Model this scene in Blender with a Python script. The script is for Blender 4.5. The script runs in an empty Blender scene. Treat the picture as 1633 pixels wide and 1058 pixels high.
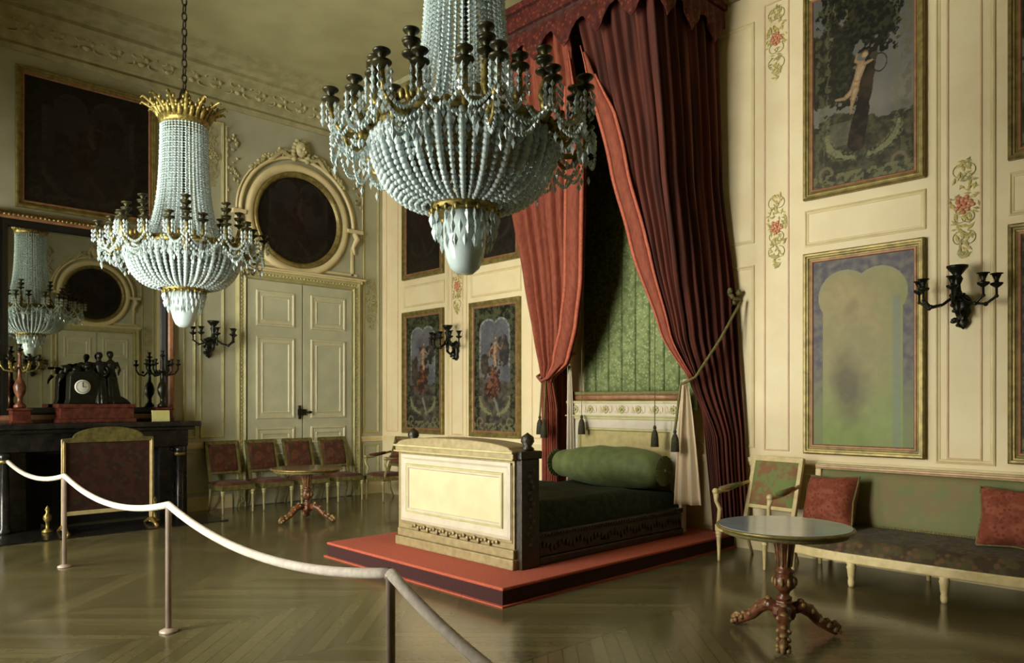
import bpy, bmesh, math, random
from mathutils import Vector, Matrix, noise
R = math.radians; PI = math.pi
random.seed(7)
C = bpy.context.scene.collection

# ------------------------------------------------------------------ room numbers (metres)
WX, EX, NY, SY, CZ = -11.1, 0.35, 7.5, -1.84, 6.56
MIDY = 2.83

# ------------------------------------------------------------------ colour helpers
def lin(c):
    out = []
    for k in c[:3]:
        k = k / 255.0
        out.append(k / 12.92 if k <= 0.04045 else ((k + 0.055) / 1.055) ** 2.4)
    return (out[0], out[1], out[2], 1.0)

def new_mat(name):
    m = bpy.data.materials.new(name); m.use_nodes = True
    nt = m.node_tree
    return m, nt, nt.nodes['Principled BSDF']

def setp(b, **kw):
    for k, v in kw.items():
        k = k.replace('_', ' ')
        if k in b.inputs: b.inputs[k].default_value = v

def mat(name, c1, c2=None, scale=6.0, rough=0.6, metal=0.0, bump=0.0, bscale=None, detail=4.0, lo=0.35, hi=0.65, spec=0.5, sheen=0.0, stretch=(1, 1, 1)):
    """noise mix of two colours, with bump"""
    m, nt, b = new_mat(name)
    N, L = nt.nodes, nt.links
    c2 = c2 or c1
    tc = N.new('ShaderNodeTexCoord'); mp = N.new('ShaderNodeMapping')
    mp.inputs['Scale'].default_value = stretch
    L.new(tc.outputs['Object'], mp.inputs['Vector'])
    n = N.new('ShaderNodeTexNoise'); n.inputs['Scale'].default_value = scale; n.inputs['Detail'].default_value = detail
    L.new(mp.outputs[0], n.inputs['Vector'])
    r = N.new('ShaderNodeValToRGB')
    r.color_ramp.elements[0].position = lo; r.color_ramp.elements[0].color = lin(c1)
    r.color_ramp.elements[1].position = hi; r.color_ramp.elements[1].color = lin(c2)
    L.new(n.outputs['Fac'], r.inputs['Fac']); L.new(r.outputs['Color'], b.inputs['Base Color'])
    setp(b, Roughness=rough, Metallic=metal, Specular_IOR_Level=spec, Sheen_Weight=sheen)
    if bump:
        n2 = N.new('ShaderNodeTexNoise'); n2.inputs['Scale'].default_value = bscale or scale * 6; n2.inputs['Detail'].default_value = 3
        L.new(mp.outputs[0], n2.inputs['Vector'])
        bp = N.new('ShaderNodeBump'); bp.inputs['Strength'].default_value = bump; bp.inputs['Distance'].default_value = 0.01
        L.new(n2.outputs['Fac'], bp.inputs['Height']); L.new(bp.outputs[0], b.inputs['Normal'])
    return m

def brocade(name, ground, motif, accent, scale=14.0, rough=0.75, bump=0.25):
    """woven floral fabric: voronoi blossoms in two colours over a ground"""
    m, nt, b = new_mat(name); N, L = nt.nodes, nt.links
    tc = N.new('ShaderNodeTexCoord')
    v = N.new('ShaderNodeTexVoronoi'); v.inputs['Scale'].default_value = scale
    L.new(tc.outputs['Object'], v.inputs['Vector'])
    n = N.new('ShaderNodeTexNoise'); n.inputs['Scale'].default_value = scale * 0.55; n.inputs['Detail'].default_value = 3
    L.new(tc.outputs['Object'], n.inputs['Vector'])
    r1 = N.new('ShaderNodeValToRGB'); e = r1.color_ramp.elements
    e[0].position = 0.22; e[0].color = (1, 1, 1, 1); e[1].position = 0.42; e[1].color = (0, 0, 0, 1)
    L.new(v.outputs['Distance'], r1.inputs['Fac'])
    r2 = N.new('ShaderNodeValToRGB'); e = r2.color_ramp.elements
    e[0].position = 0.47; e[0].color = lin(ground); e[1].position = 0.56; e[1].color = lin(accent)
    L.new(n.outputs['Fac'], r2.inputs['Fac'])
    mx = N.new('ShaderNodeMix'); mx.data_type = 'RGBA'
    L.new(r1.outputs['Color'], mx.inputs[0]); L.new(r2.outputs['Color'], mx.inputs[6]); mx.inputs[7].default_value = lin(motif)
    L.new(mx.outputs[2], b.inputs['Base Color'])
    bp = N.new('ShaderNodeBump'); bp.inputs['Strength'].default_value = bump; bp.inputs['Distance'].default_value = 0.006
    L.new(v.outputs['Distance'], bp.inputs['Height']); L.new(bp.outputs[0], b.inputs['Normal'])
    setp(b, Roughness=rough, Sheen_Weight=0.05, Specular_IOR_Level=0.25)
    return m

def vcol_mat(name, rough=0.45, coat=0.0):
    m, nt, b = new_mat(name); N, L = nt.nodes, nt.links
    a = N.new('ShaderNodeVertexColor'); a.layer_name = 'paint'
    n = N.new('ShaderNodeTexNoise'); n.inputs['Scale'].default_value = 60; n.inputs['Detail'].default_value = 2
    tc = N.new('ShaderNodeTexCoord'); L.new(tc.outputs['Object'], n.inputs['Vector'])
    bp = N.new('ShaderNodeBump'); bp.inputs['Strength'].default_value = 0.12; bp.inputs['Distance'].default_value = 0.004
    L.new(n.outputs['Fac'], bp.inputs['Height']); L.new(bp.outputs[0], b.inputs['Normal'])
    L.new(a.outputs['Color'], b.inputs['Base Color'])
    setp(b, Roughness=rough, Coat_Weight=coat, Coat_Roughness=0.25, Specular_IOR_Level=0.2)
    return m

def parquet():
    m, nt, b = new_mat('parquet'); N, L = nt.nodes, nt.links
    tc = N.new('ShaderNodeTexCoord'); sx = N.new('ShaderNodeSeparateXYZ'); L.new(tc.outputs['Object'], sx.inputs[0])
    def M(op, a, bb=None):
        q = N.new('ShaderNodeMath'); q.operation = op
        for i, w in enumerate((a, bb)):
            if w is None: continue
            if isinstance(w, (int, float)): q.inputs[i].default_value = w
            else: L.new(w, q.inputs[i])
        return q.outputs[0]
    W = 1.05
    x = M('ADD', sx.outputs[0], 40.0); y = M('ADD', sx.outputs[1], 40.0)
    band = M('FLOOR', M('DIVIDE', x, W)); par = M('MODULO', band, 2.0)
    sgn = M('SUBTRACT', M('MULTIPLY', par, 2.0), 1.0)
    t = M('ADD', y, M('MULTIPLY', sgn, x))             # chevron: planks at +-45 degrees in bands
    p = M('DIVIDE', t, 0.135)
    idx = M('FLOOR', p); fr = M('FRACT', p)
    gap = M('LESS_THAN', M('MINIMUM', fr, M('SUBTRACT', 1.0, fr)), 0.05)
    bf = M('FRACT', M('DIVIDE', x, W)); bgap = M('LESS_THAN', M('MINIMUM', bf, M('SUBTRACT', 1.0, bf)), 0.008)
    wn = N.new('ShaderNodeTexWhiteNoise'); wn.noise_dimensions = '2D'
    cb = N.new('ShaderNodeCombineXYZ'); L.new(idx, cb.inputs[0]); L.new(band, cb.inputs[1]); L.new(cb.outputs[0], wn.inputs['Vector'])
    ns = N.new('ShaderNodeTexNoise'); ns.inputs['Scale'].default_value = 1.3; ns.inputs['Detail'].default_value = 5
    L.new(tc.outputs['Object'], ns.inputs['Vector'])
    ng = N.new('ShaderNodeTexNoise'); ng.inputs['Scale'].default_value = 24; ng.inputs['Detail'].default_value = 4
    L.new(tc.outputs['Object'], ng.inputs['Vector'])
    f = M('ADD', M('MULTIPLY', wn.outputs['Value'], 0.38), M('ADD', M('MULTIPLY', ns.outputs['Fac'], 0.5), M('MULTIPLY', ng.outputs['Fac'], 0.3)))
    rp = N.new('ShaderNodeValToRGB'); e = rp.color_ramp.elements
    e[0].position = 0.25; e[0].color = lin((84, 76, 50)); e[1].position = 1.0; e[1].color = lin((124, 114, 78))
    L.new(f, rp.inputs['Fac'])
    mx = N.new('ShaderNodeMix'); mx.data_type = 'RGBA'; g = M('MAXIMUM', gap, bgap)
    L.new(M('MULTIPLY', g, 0.4), mx.inputs[0]); L.new(rp.outputs['Color'], mx.inputs[6]); mx.inputs[7].default_value = lin((38, 32, 20))
    L.new(mx.outputs[2], b.inputs['Base Color'])
    rr = M('ADD', M('MULTIPLY', ns.outputs['Fac'], 0.16), 0.10); L.new(rr, b.inputs['Roughness'])
    bp = N.new('ShaderNodeBump'); bp.inputs['Strength'].default_value = 0.10; bp.inputs['Distance'].default_value = 0.004
    L.new(M('SUBTRACT', M('MULTIPLY', ng.outputs['Fac'], 0.3), g), bp.inputs['Height']); L.new(bp.outputs[0], b.inputs['Normal'])
    setp(b, Specular_IOR_Level=0.75)
    return m

def green_hanging():
    """green silk with a small woven pattern"""
    return brocade('green_silk', (134, 146, 96), (160, 170, 118), (112, 126, 80), scale=26, bump=0.15)

M_ = {}
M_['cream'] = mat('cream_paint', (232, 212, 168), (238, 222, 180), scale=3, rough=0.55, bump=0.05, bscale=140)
M_['cream_dimmed'] = mat('cream_paint_dimmed', (172, 170, 142), (184, 182, 154), scale=3, rough=0.55, bump=0.05, bscale=140)  # wall cream greyed: weaker light away from the windows put into the colour
M_['moulding'] = mat('moulding_paint', (220, 202, 152), (230, 212, 164), scale=5, rough=0.5)
M_['gilt_line'] = mat('gilt_line', (174, 166, 112), (190, 182, 128), scale=9, rough=0.5)
M_['rose_line'] = mat('rose_line', (214, 180, 144), (224, 194, 158), scale=9, rough=0.55)
M_['door'] = mat('door_paint', (186, 184, 154), (198, 196, 166), scale=4, rough=0.45)  # same cream as the walls, lower light put into the colour
M_['carving'] = mat('plaster_carving', (168, 158, 112), (196, 184, 138), scale=12, rough=0.6)
M_['ceiling'] = mat('ceiling_paint_dimmed', (160, 154, 112), (172, 166, 122), scale=2, rough=0.8, bump=0.04, bscale=120)  # pale ceiling darkened: dimness from side light put into the colour
M_['cornice'] = mat('cornice_plaster', (150, 144, 104), (172, 164, 124), scale=7, rough=0.7)
M_['floor'] = parquet()
M_['gilt'] = mat('gilded_wood', (120, 96, 48), (176, 146, 80), scale=22, rough=0.38, metal=0.55, bump=0.3, bscale=70)
M_['frame_gilt'] = mat('picture_frame_gilt', (112, 98, 52), (150, 132, 74), scale=14, rough=0.42, metal=0.4)
M_['frame_red'] = mat('copper_red_slip', (136, 94, 66), (160, 114, 80), scale=14, rough=0.5, metal=0.2)
M_['ormolu'] = mat('ormolu', (96, 88, 46), (178, 156, 84), scale=34, rough=0.42, metal=0.6)
M_['bronze'] = mat('dark_bronze', (26, 28, 22), (44, 42, 30), scale=20, rough=0.35, metal=0.6)
M_['cup_bronze'] = mat('olive_bronze', (26, 26, 14), (70, 64, 30), scale=18, rough=0.4, metal=0.4)
M_['chain'] = mat('dark_iron', (34, 28, 20), (52, 40, 26), scale=30, rough=0.5, metal=0.6)
M_['mantel'] = mat('dark_marble', (22, 22, 22), (44, 40, 36), scale=7, rough=0.22)
M_['firebox'] = mat('sooty_iron', (12, 12, 11), (24, 22, 20), scale=9, rough=0.85)
M_['red_marble'] = mat('red_marble', (70, 30, 24), (104, 52, 40), scale=14, rough=0.25)
M_['white'] = mat('white_enamel', (214, 212, 198), (224, 222, 208), scale=5, rough=0.35)
M_['black'] = mat('black_paint', (12, 12, 10), (20, 20, 16), scale=5, rough=0.4)
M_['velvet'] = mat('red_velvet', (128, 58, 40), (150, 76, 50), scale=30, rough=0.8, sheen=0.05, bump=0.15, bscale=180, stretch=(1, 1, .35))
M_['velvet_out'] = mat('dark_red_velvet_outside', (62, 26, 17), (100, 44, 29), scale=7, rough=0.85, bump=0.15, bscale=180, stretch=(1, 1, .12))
M_['velvet_hem'] = mat('coral_red_hem', (178, 88, 64), (196, 106, 78), scale=30, rough=0.75)
M_['valance'] = brocade('valance_brocade', (84, 32, 24), (118, 56, 36), (70, 26, 20), scale=20)
M_['lining'] = mat('pale_lining_silk', (206, 184, 150), (222, 200, 170), scale=8, rough=0.6, stretch=(1, 1, .2))
M_['trim_green'] = mat('gold_green_braid', (92, 88, 50), (128, 118, 64), scale=60, rough=0.7, bump=0.4, bscale=160)
M_['leaf_tassel'] = mat('dark_olive_tassel', (44, 42, 26), (70, 64, 38), scale=40, rough=0.8, bump=0.4)
M_['green_silk'] = green_hanging()
M_['green_cover'] = mat('green_velvet_cover', (24, 30, 16), (42, 52, 28), scale=18, rough=0.9, bump=0.3, bscale=60)
M_['green_bolster'] = mat('green_satin', (92, 104, 58), (114, 124, 72), scale=9, rough=0.65, sheen=0.05, bump=0.2, bscale=24)
M_['bed_gold'] = mat('gilt_bed_wood', (144, 128, 90), (168, 150, 108), scale=16, rough=0.42, metal=0.2, bump=0.15, bscale=60)
M_['bed_panel'] = mat('pale_bed_panel', (214, 190, 150), (222, 200, 160), scale=5, rough=0.5)
M_['bed_white'] = mat('white_bed_frame', (190, 178, 156), (204, 192, 170), scale=6, rough=0.5)
M_['bed_tan'] = mat('tan_headboard_silk', (166, 150, 96), (184, 166, 110), scale=12, rough=0.6)
M_['bed_shaded'] = mat('carved_bed_side_shaded', (30, 24, 15), (54, 44, 26), scale=20, rough=0.4, bump=0.5, bscale=60)  # deep shade of the bed side put into a darker wood colour
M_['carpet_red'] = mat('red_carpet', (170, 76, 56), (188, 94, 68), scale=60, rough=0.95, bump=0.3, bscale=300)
M_['carpet_shaded'] = mat('red_carpet_side_shaded', (50, 20, 20), (66, 28, 26), scale=60, rough=0.95, bump=0.3, bscale=300)  # same red carpet, with the shade of the platform sides in its colour
M_['tapestry_red'] = brocade('red_tapestry', (82, 44, 32), (66, 62, 38), (104, 62, 42), scale=16)
M_['tapestry_green'] = brocade('green_tapestry', (120, 136, 80), (132, 128, 80), (140, 102, 70), scale=13.0)
M_['sofa_back'] = brocade('sofa_back_silk', (122, 126, 84), (130, 126, 86), (134, 120, 84), scale=9, bump=0.08)
M_['sofa_seat'] = brocade('sofa_seat_brocade', (70, 56, 38), (108, 78, 54), (82, 76, 48), scale=15)
M_['cushion'] = brocade('cushion_brocade', (132, 66, 46), (118, 58, 42), (148, 82, 60), scale=26)
M_['cream_wood'] = mat('cream_gilt_wood', (206, 184, 128), (226, 204, 152), scale=14, rough=0.4)
M_['chair_wood'] = mat('olive_gilt_wood', (92, 86, 48), (130, 120, 68), scale=18, rough=0.42, metal=0.25)
M_['chair_leg'] = mat('pale_gilt_leg', (150, 140, 96), (172, 160, 112), scale=18, rough=0.42, metal=0.15)
M_['mahogany'] = mat('carved_mahogany', (66, 34, 22), (124, 74, 46), scale=16, rough=0.3, bump=0.25, bscale=50)
M_['table_top'] = mat('grey_blue_marble', (146, 160, 174), (160, 172, 182), scale=5, rough=0.12)
M_['table_top2'] = mat('dark_polished_marble', (96, 78, 56), (130, 108, 78), scale=5, rough=0.12)
M_['rope'] = mat('pale_rope', (204, 190, 178), (222, 210, 196), scale=30, rough=0.8, bump=0.3, bscale=90)
M_['post'] = mat('brushed_post', (170, 150, 138), (190, 170, 156), scale=10, rough=0.35, metal=0.15)
M_['screen'] = brocade('screen_brocade', (54, 30, 22), (58, 50, 32), (70, 38, 28), scale=12)
M_['card'] = mat('cream_card', (206, 200, 120), (216, 210, 150), scale=12, rough=0.7)
M_['rose'] = mat('painted_rose', (204, 128, 94), (222, 160, 120), scale=30, rough=0.55)
M_['leaf'] = mat('painted_leaf', (188, 170, 84), (206, 190, 116), scale=30, rough=0.55)
M_['leaf_dark'] = mat('painted_leaf_shade_green', (122, 120, 72), (146, 140, 90), scale=30, rough=0.55)
M_['leaf_mid'] = mat('painted_leaf_olive', (156, 148, 92), (180, 168, 112), scale=30, rough=0.55)
M_['carve_brown'] = mat('worn_gilt_carving', (104, 78, 46), (156, 124, 76), scale=40, rough=0.45, metal=0.15, bump=0.3)
M_['door_mould'] = mat('door_moulding_paint', (198, 192, 158), (208, 202, 168), scale=6, rough=0.45)
M_['paint'] = vcol_mat('oil_painting')
M_['paint_gloss'] = vcol_mat('glazed_painting', rough=0.5, coat=0.04)
M_['win_frame'] = mat('window_paint', (226, 220, 200), (236, 230, 212), scale=6, rough=0.5)

def mk_crystal():
    m, nt, b = new_mat('cut_crystal')
    setp(b, Base_Color=lin((206, 222, 222)), Roughness=0.14, Specular_IOR_Level=0.9, Transmission_Weight=0.12, IOR=1.5)
    return m
M_['crystal'] = mk_crystal()
def mk_mirror():
    m, nt, b = new_mat('old_mirror_glass')
    setp(b, Base_Color=lin((192, 192, 180)), Metallic=1.0, Roughness=0.02)
    return m
M_['mirror'] = mk_mirror()
def mk_pane():
    m, nt, b = new_mat('window_glass'); N, L = nt.nodes, nt.links
    tr = N.new('ShaderNodeBsdfTransparent'); tr.inputs[0].default_value = (0.95, 0.97, 0.95, 1)
    gl = N.new('ShaderNodeBsdfGlossy'); gl.inputs['Roughness'].default_value = 0.02
    fr = N.new('ShaderNodeFresnel'); fr.inputs['IOR'].default_value = 1.45
    mx = N.new('ShaderNodeMixShader'); L.new(fr.outputs[0], mx.inputs[0]); L.new(tr.outputs[0], mx.inputs[1]); L.new(gl.outputs[0], mx.inputs[2])
    L.new(mx.outputs[0], N['Material Output'].inputs['Surface'])
    return m
M_['pane'] = mk_pane()

# ------------------------------------------------------------------ mesh builder
class MB:
    def __init__(s): s.v = []; s.f = []; s.sm = []
    def add(s, vs, fs, smooth=False, M=None):
        o = len(s.v)
        if M is not None: vs = [tuple(M @ Vector(p)) for p in vs]
        s.v += [tuple(p) for p in vs]
        s.f += [tuple(i + o for i in f) for f in fs]; s.sm += [smooth] * len(fs)
        return s
    def box(s, x0, x1, y0, y1, z0, z1, M=None, T=None):
        vs = [(x, y, z) for x in (x0, x1) for y in (y0, y1) for z in (z0, z1)]
        if T: vs = [T(*p) for p in vs]
        return s.add(vs, [(0, 1, 3, 2), (4, 6, 7, 5), (0, 4, 5, 1), (2, 3, 7, 6), (0, 2, 6, 4), (1, 5, 7, 3)], False, M)
    def lathe(s, prof, n=24, M=None, smooth=True, c=(0, 0, 0), T=None, a0=0, a1=2 * PI, scale=(1, 1)):
        vs = []; fs = []; full = abs(a1 - a0 - 2 * PI) < 1e-6; cols = n if full else n + 1
        for (r, z) in prof:
            for k in range(cols):
                a = a0 + (a1 - a0) * k / n
                p = (c[0] + r * math.cos(a) * scale[0], c[1] + r * math.sin(a) * scale[1], c[2] + z)
                vs.append(T(*p) if T else p)
        for i in range(len(prof) - 1):
            for k in range(n):
                k2 = (k + 1) % cols
                fs.append((i * cols + k, i * cols + k2, (i + 1) * cols + k2, (i + 1) * cols + k))
        if full:
            if prof[0][0] > 1e-4: fs.append(tuple(range(cols - 1, -1, -1)))
            if prof[-1][0] > 1e-4: fs.append(tuple((len(prof) - 1) * cols + k for k in range(cols)))
        return s.add(vs, fs, smooth, M)
    def tube(s, pts, r, n=8, M=None, smooth=True, T=None):
        pts = [Vector(p) for p in pts]; rs = r if isinstance(r, (list, tuple)) else [r] * len(pts)
        vs = []; fs = []; up = Vector((0, 0, 1)); prev = None
        for i, p in enumerate(pts):
            t = (pts[min(i + 1, len(pts) - 1)] - pts[max(i - 1, 0)]).normalized()
            if prev is None: a = t.cross(up if abs(t.z) < .9 else Vector((1, 0, 0))).normalized()
            else: a = (prev - t * prev.dot(t)).normalized()
            prev = a; b = t.cross(a)
            for k in range(n):
                w = 2 * PI * k / n; q = p + (a * math.cos(w) + b * math.sin(w)) * rs[i]
                vs.append(T(*q) if T else tuple(q))
        for i in range(len(pts) - 1):
            for k in range(n): fs.append((i * n + k, i * n + (k + 1) % n, (i + 1) * n + (k + 1) % n, (i + 1) * n + k))
        fs.append(tuple(range(n - 1, -1, -1))); fs.append(tuple((len(pts) - 1) * n + k for k in range(n)))
        return s.add(vs, fs, smooth, M)
    def ball(s, c, r, nu=12, nv=8, M=None, T=None):
        rx, ry, rz = (r, r, r) if isinstance(r, (int, float)) else r
        vs = [(c[0], c[1], c[2] - rz)]; fs = []
        for j in range(1, nv):
            a = -PI / 2 + PI * j / nv
            for k in range(nu):
                w = 2 * PI * k / nu
                vs.append((c[0] + rx * math.cos(a) * math.cos(w), c[1] + ry * math.cos(a) * math.sin(w), c[2] + rz * math.sin(a)))
        vs.append((c[0], c[1], c[2] + rz)); top = len(vs) - 1
        for k in range(nu):
            k2 = (k + 1) % nu
            fs.append((0, 1 + k2, 1 + k)); fs.append((top, top - nu + k, top - nu + k2))
            for j in range(nv - 2): fs.append((1 + j * nu + k, 1 + j * nu + k2, 1 + (j + 1) * nu + k2, 1 + (j + 1) * nu + k))
        if T: vs = [T(*p) for p in vs]
        return s.add(vs, fs, True, M)
    def octa(s, c, rx, rz, rot=0.0):
        ca, sa = math.cos(rot) * rx, math.sin(rot) * rx; x, y, z = c
        return s.add([(x, y, z - rz), (x + ca, y + sa, z), (x - sa, y + ca, z), (x - ca, y - sa, z), (x + sa, y - ca, z), (x, y, z + rz)],
                     [(0, 2, 1), (0, 3, 2), (0, 4, 3), (0, 1, 4), (5, 1, 2), (5, 2, 3), (5, 3, 4), (5, 4, 1)], False)
    def bead(s, c, r, h): return s.ball(c, (r, r, h), 6, 4)
    def prism(s, poly, e0, e1, T=None, M=None, smooth=False):
        """poly in (a, z), extruded over e"""
        n = len(poly); vs = [(a, e0, z) for a, z in poly] + [(a, e1, z) for a, z in poly]
        if T: vs = [T(*p) for p in vs]
        fs = [tuple(range(n)), tuple(range(2 * n - 1, n - 1, -1))] + [(i, (i + 1) % n, n + (i + 1) % n, n + i) for i in range(n)]
        return s.add(vs, fs, smooth, M)
    def frame(s, T, a0, a1, z0, z1, prof):
        """moulding round a rectangle; prof = (inset, height over wall)"""
        vs = []; fs = []
        for i, e in prof:
            for a, z in ((a0 + i, z0 + i), (a1 - i, z0 + i), (a1 - i, z1 - i), (a0 + i, z1 - i)): vs.append(T(a, e, z))
        for j in range(len(prof) - 1):
            for k in range(4): fs.append((j * 4 + k, j * 4 + (k + 1) % 4, j * 4 + 4 + (k + 1) % 4, j * 4 + 4 + k))
        return s.add(vs, fs)
    def grid(s, fn, nu, nv, smooth=True, M=None):
        vs = [fn(i / nu, j / nv) for j in range(nv + 1) for i in range(nu + 1)]
        fs = [(j * (nu + 1) + i, j * (nu + 1) + i + 1, (j + 1) * (nu + 1) + i + 1, (j + 1) * (nu + 1) + i) for j in range(nv) for i in range(nu)]
        return s.add(vs, fs, smooth, M)
    def build(s, name, m, parent=None, bevel=0, solid=0, sub=0, remesh=0, recalc=True, soft=False, loc=None, rotz=0):
        me = bpy.data.meshes.new(name); me.from_pydata(s.v, [], s.f)
        me.polygons.foreach_set('use_smooth', s.sm)
        if recalc and len(s.f) < 60000:
            bm = bmesh.new(); bm.from_mesh(me); bmesh.ops.recalc_face_normals(bm, faces=bm.faces); bm.to_mesh(me); bm.free()
        me.materials.append(M_[m]); me.update()
        o = bpy.data.objects.new(name, me); C.objects.link(o)
        if parent: o.parent = parent
        if loc: o.location = loc
        if rotz: o.rotation_euler.z = rotz
        if remesh:
            q = o.modifiers.new('r', 'REMESH'); q.mode = 'VOXEL'; q.voxel_size = remesh; q.use_smooth_shade = True
            q = o.modifiers.new('s', 'SMOOTH'); q.iterations = 4; q.factor = .5
        if solid: q = o.modifiers.new('t', 'SOLIDIFY'); q.thickness = solid; q.offset = 0
        if bevel:
            q = o.modifiers.new('b', 'BEVEL'); q.width = bevel; q.segments = 3 if soft else 2; q.limit_method = 'ANGLE'; q.angle_limit = R(40)
            if soft: me.polygons.foreach_set('use_smooth', [True] * len(me.polygons))
        if sub: q = o.modifiers.new('u', 'SUBSURF'); q.levels = sub; q.render_levels = sub
        return o

def thing(name, label, cat, loc=(0, 0, 0), rotz=0, group=None):
    o = bpy.data.objects.new(name, None); C.objects.link(o); o.empty_display_size = .1
    o.location = loc; o.rotation_euler = (0, 0, rotz); return tag(o, label, cat, group)
def tag(o, label, cat, group=None):
    o['label'] = label; o['category'] = cat; o['kind'] = 'thing'
    if group: o['group'] = group
    return o
def struct(o, label=None):
    o['kind'] = 'structure'
    if label: o['label'] = label
    return o
def dup(root, loc, rotz, label, group=None):
    r = root.copy(); C.objects.link(r); r.location = loc; r.rotation_euler = (0, 0, rotz); r['label'] = label
    if group: r['group'] = group
    for ch in list(root.children):
        c = ch.copy(); C.objects.link(c); c.parent = r
        for g in list(ch.children):
            d = g.copy(); C.objects.link(d); d.parent = c
    return r

# wall frames: (a along the wall, e out of the wall, z)
TW = lambda a, e, z: (WX + e, a, z)
TE = lambda a, e, z: (EX - e, a, z)
TN = lambda a, e, z: (a, NY - e, z)
TS = lambda a, e, z: (a, SY + e, z)

# ================================================================== SHELL
struct(MB().box(WX - .2, EX + .2, SY - .2, NY + .2, -.15, 0).build('floor', 'floor'))
struct(MB().box(WX - .2, EX + .2, SY - .2, NY + .2, CZ, CZ + .15).build('ceiling', 'ceiling'))
struct(MB().box(WX - .2, EX + .2, NY, NY + .2, 0, CZ).build('wall_north', 'cream'))
struct(MB().box(WX - .2, WX, SY, NY, 0, CZ).build('wall_west', 'cream_dimmed'))
struct(MB().box(EX, EX + .2, SY, NY, 0, CZ).build('wall_east', 'cream_dimmed'))
WIN = [-9.2, -5.5, -1.8]; WW, WZ0, WZ1 = 1.05, .35, 5.3
sw = MB(); xs = [WX - .2] + [q for c in WIN for q in (c - WW, c + WW)] + [EX + .2]
for i in range(0, len(xs), 2): sw.box(xs[i], xs[i + 1], SY - .3, SY, 0, CZ)
for c in WIN: sw.box(c - WW, c + WW, SY - .3, SY, 0, WZ0); sw.box(c - WW, c + WW, SY - .3, SY, WZ1, CZ)
struct(sw.build('wall_south', 'cream'))
for i, c in enumerate(WIN):
    f = MB()
    f.box(c - WW, c - WW + .09, SY - .2, SY - .1, WZ0, WZ1); f.box(c + WW - .09, c + WW, SY - .2, SY - .1, WZ0, WZ1)
    f.box(c - WW + .09, c + WW - .09, SY - .2, SY - .1, WZ0, WZ0 + .1); f.box(c - WW + .09, c + WW - .09, SY - .2, SY - .1, WZ1 - .1, WZ1)
    f.box(c - .05, c + .05, SY - .19, SY - .11, WZ0 + .1, WZ1 - .1)
    for z in (1.2, 2.05, 2.9, 3.75, 4.5): f.box(c - WW + .09, c + WW - .09, SY - .17, SY - .13, z - .02, z + .02)
    w = struct(f.build('window_%d' % (i + 1), 'win_frame'), 'tall casement window with small panes')
    MB().box(c - WW + .05, c + WW - .05, SY - .155, SY - .149, WZ0 + .05, WZ1 - .05).build('glass', 'pane', w)
    if i != 1:                                                    # unseen shutters added to block daylight: closed at camera end, upper half at mirror end
        z0 = WZ0 + .02 if i == 2 else 2.9
        for k in range(4):
            a0 = c - WW + k * WW / 2
            MB().box(a0 + .003, a0 + WW / 2 - .003, SY - .09, SY - .05, z0, WZ1 - .01).build('added_shutter', 'win_frame', w, bevel=.006)

# cornice swept round the room: profile (out from wall, z)
prof = [(0, 6.02), (.05, 6.02), (.07, 6.08), (.05, 6.12), (.08, 6.14), (.13, 6.24), (.22, 6.32), (.33, 6.37), (.36, 6.36), (.42, 6.39), (.42, 6.44), (.52, 6.47), (.70, 6.49), (.78, 6.49), (.80, 6.56)]
mb = MB(); vs = []; fs = []
for e, z in prof:
    vs += [(WX + e, SY + e, z), (EX - e, SY + e, z), (EX - e, NY - e, z), (WX + e, NY - e, z)]
for j in range(len(prof) - 1):
    for k in range(4): fs.append((j * 4 + k, j * 4 + (k + 1) % 4, j * 4 + 4 + (k + 1) % 4, j * 4 + 4 + k))
mb.add(vs, fs, False)
struct(mb.build('trim_1', 'cornice'), 'plaster cornice round the ceiling')

# carved frieze scrolls in the cornice
def scroll(mb, T, a, e, z, s, flip=1, r=.013):
    pts = []
    for k in range(15):
        w = k / 14 * 1.6 * PI; rr = s * (1 - .6 * k / 14)
        pts.append((a + flip * rr * math.cos(w + PI), e + .05 * (math.sin(w) * s) , z + rr * .55 * math.sin(w + PI) * -1))
    mb.tube(pts, [r * (1.3 - .8 * k / 14) for k in range(15)], 6, T=T)
def frieze(T, a0, a1, name):
    mb = MB(); a = a0; k = 0
    while a < a1:
        scroll(mb, T, a, .15, 6.24, .13, 1 if k % 2 else -1, .016)
        scroll(mb, T, a + .08, .24, 6.31, .09, -1 if k % 2 else 1, .014)
        mb.ball((a + .17, .15, 6.25), (.05, .03, .035), 8, 5, T=T)
        mb.ball((a + .22, .22, 6.30), (.03, .02, .04), 8, 5, T=T)
        a += .34; k += 1
    return struct(mb.build(name, 'carving', recalc=False), 'carved scroll frieze in the cornice')
frieze(TW, SY + .7, NY - .3, 'trim_2'); frieze(TN, WX + .3, -6.9, 'trim_3'); frieze(TE, SY + .7, NY - .3, 'trim_4')

# skirting boards and dado rails
for nm, T, a0, a1, gaps in (('north', TN, WX, EX, []), ('west', TW, SY, NY, [(1.6, 4.06), (4.78, 7.04), (-1.4, .88)]), ('east', TE, SY, NY, [(4.78, 7.04), (-1.4, .88)]), ('south', TS, WX, EX, [])):
    mb = MB(); cur = a0 + .001; segs = []
    for g0, g1 in sorted(gaps): segs.append((cur, g0)); cur = g1
    segs.append((cur, a1 - .001))
    for s0, s1 in segs:
        mb.box(s0, s1, 0, .03, 0, .16, T=T); mb.box(s0, s1, 0, .02, .16, .2, T=T)
        z1 = 1.0 if nm != 'south' else .3
        mb.box(s0, s1, 0, .035, z1 - .05, z1, T=T); mb.box(s0, s1, 0, .02, z1 - .09, z1 - .05, T=T)
    struct(mb.build('baseboard_' + nm, 'moulding'))

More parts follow.
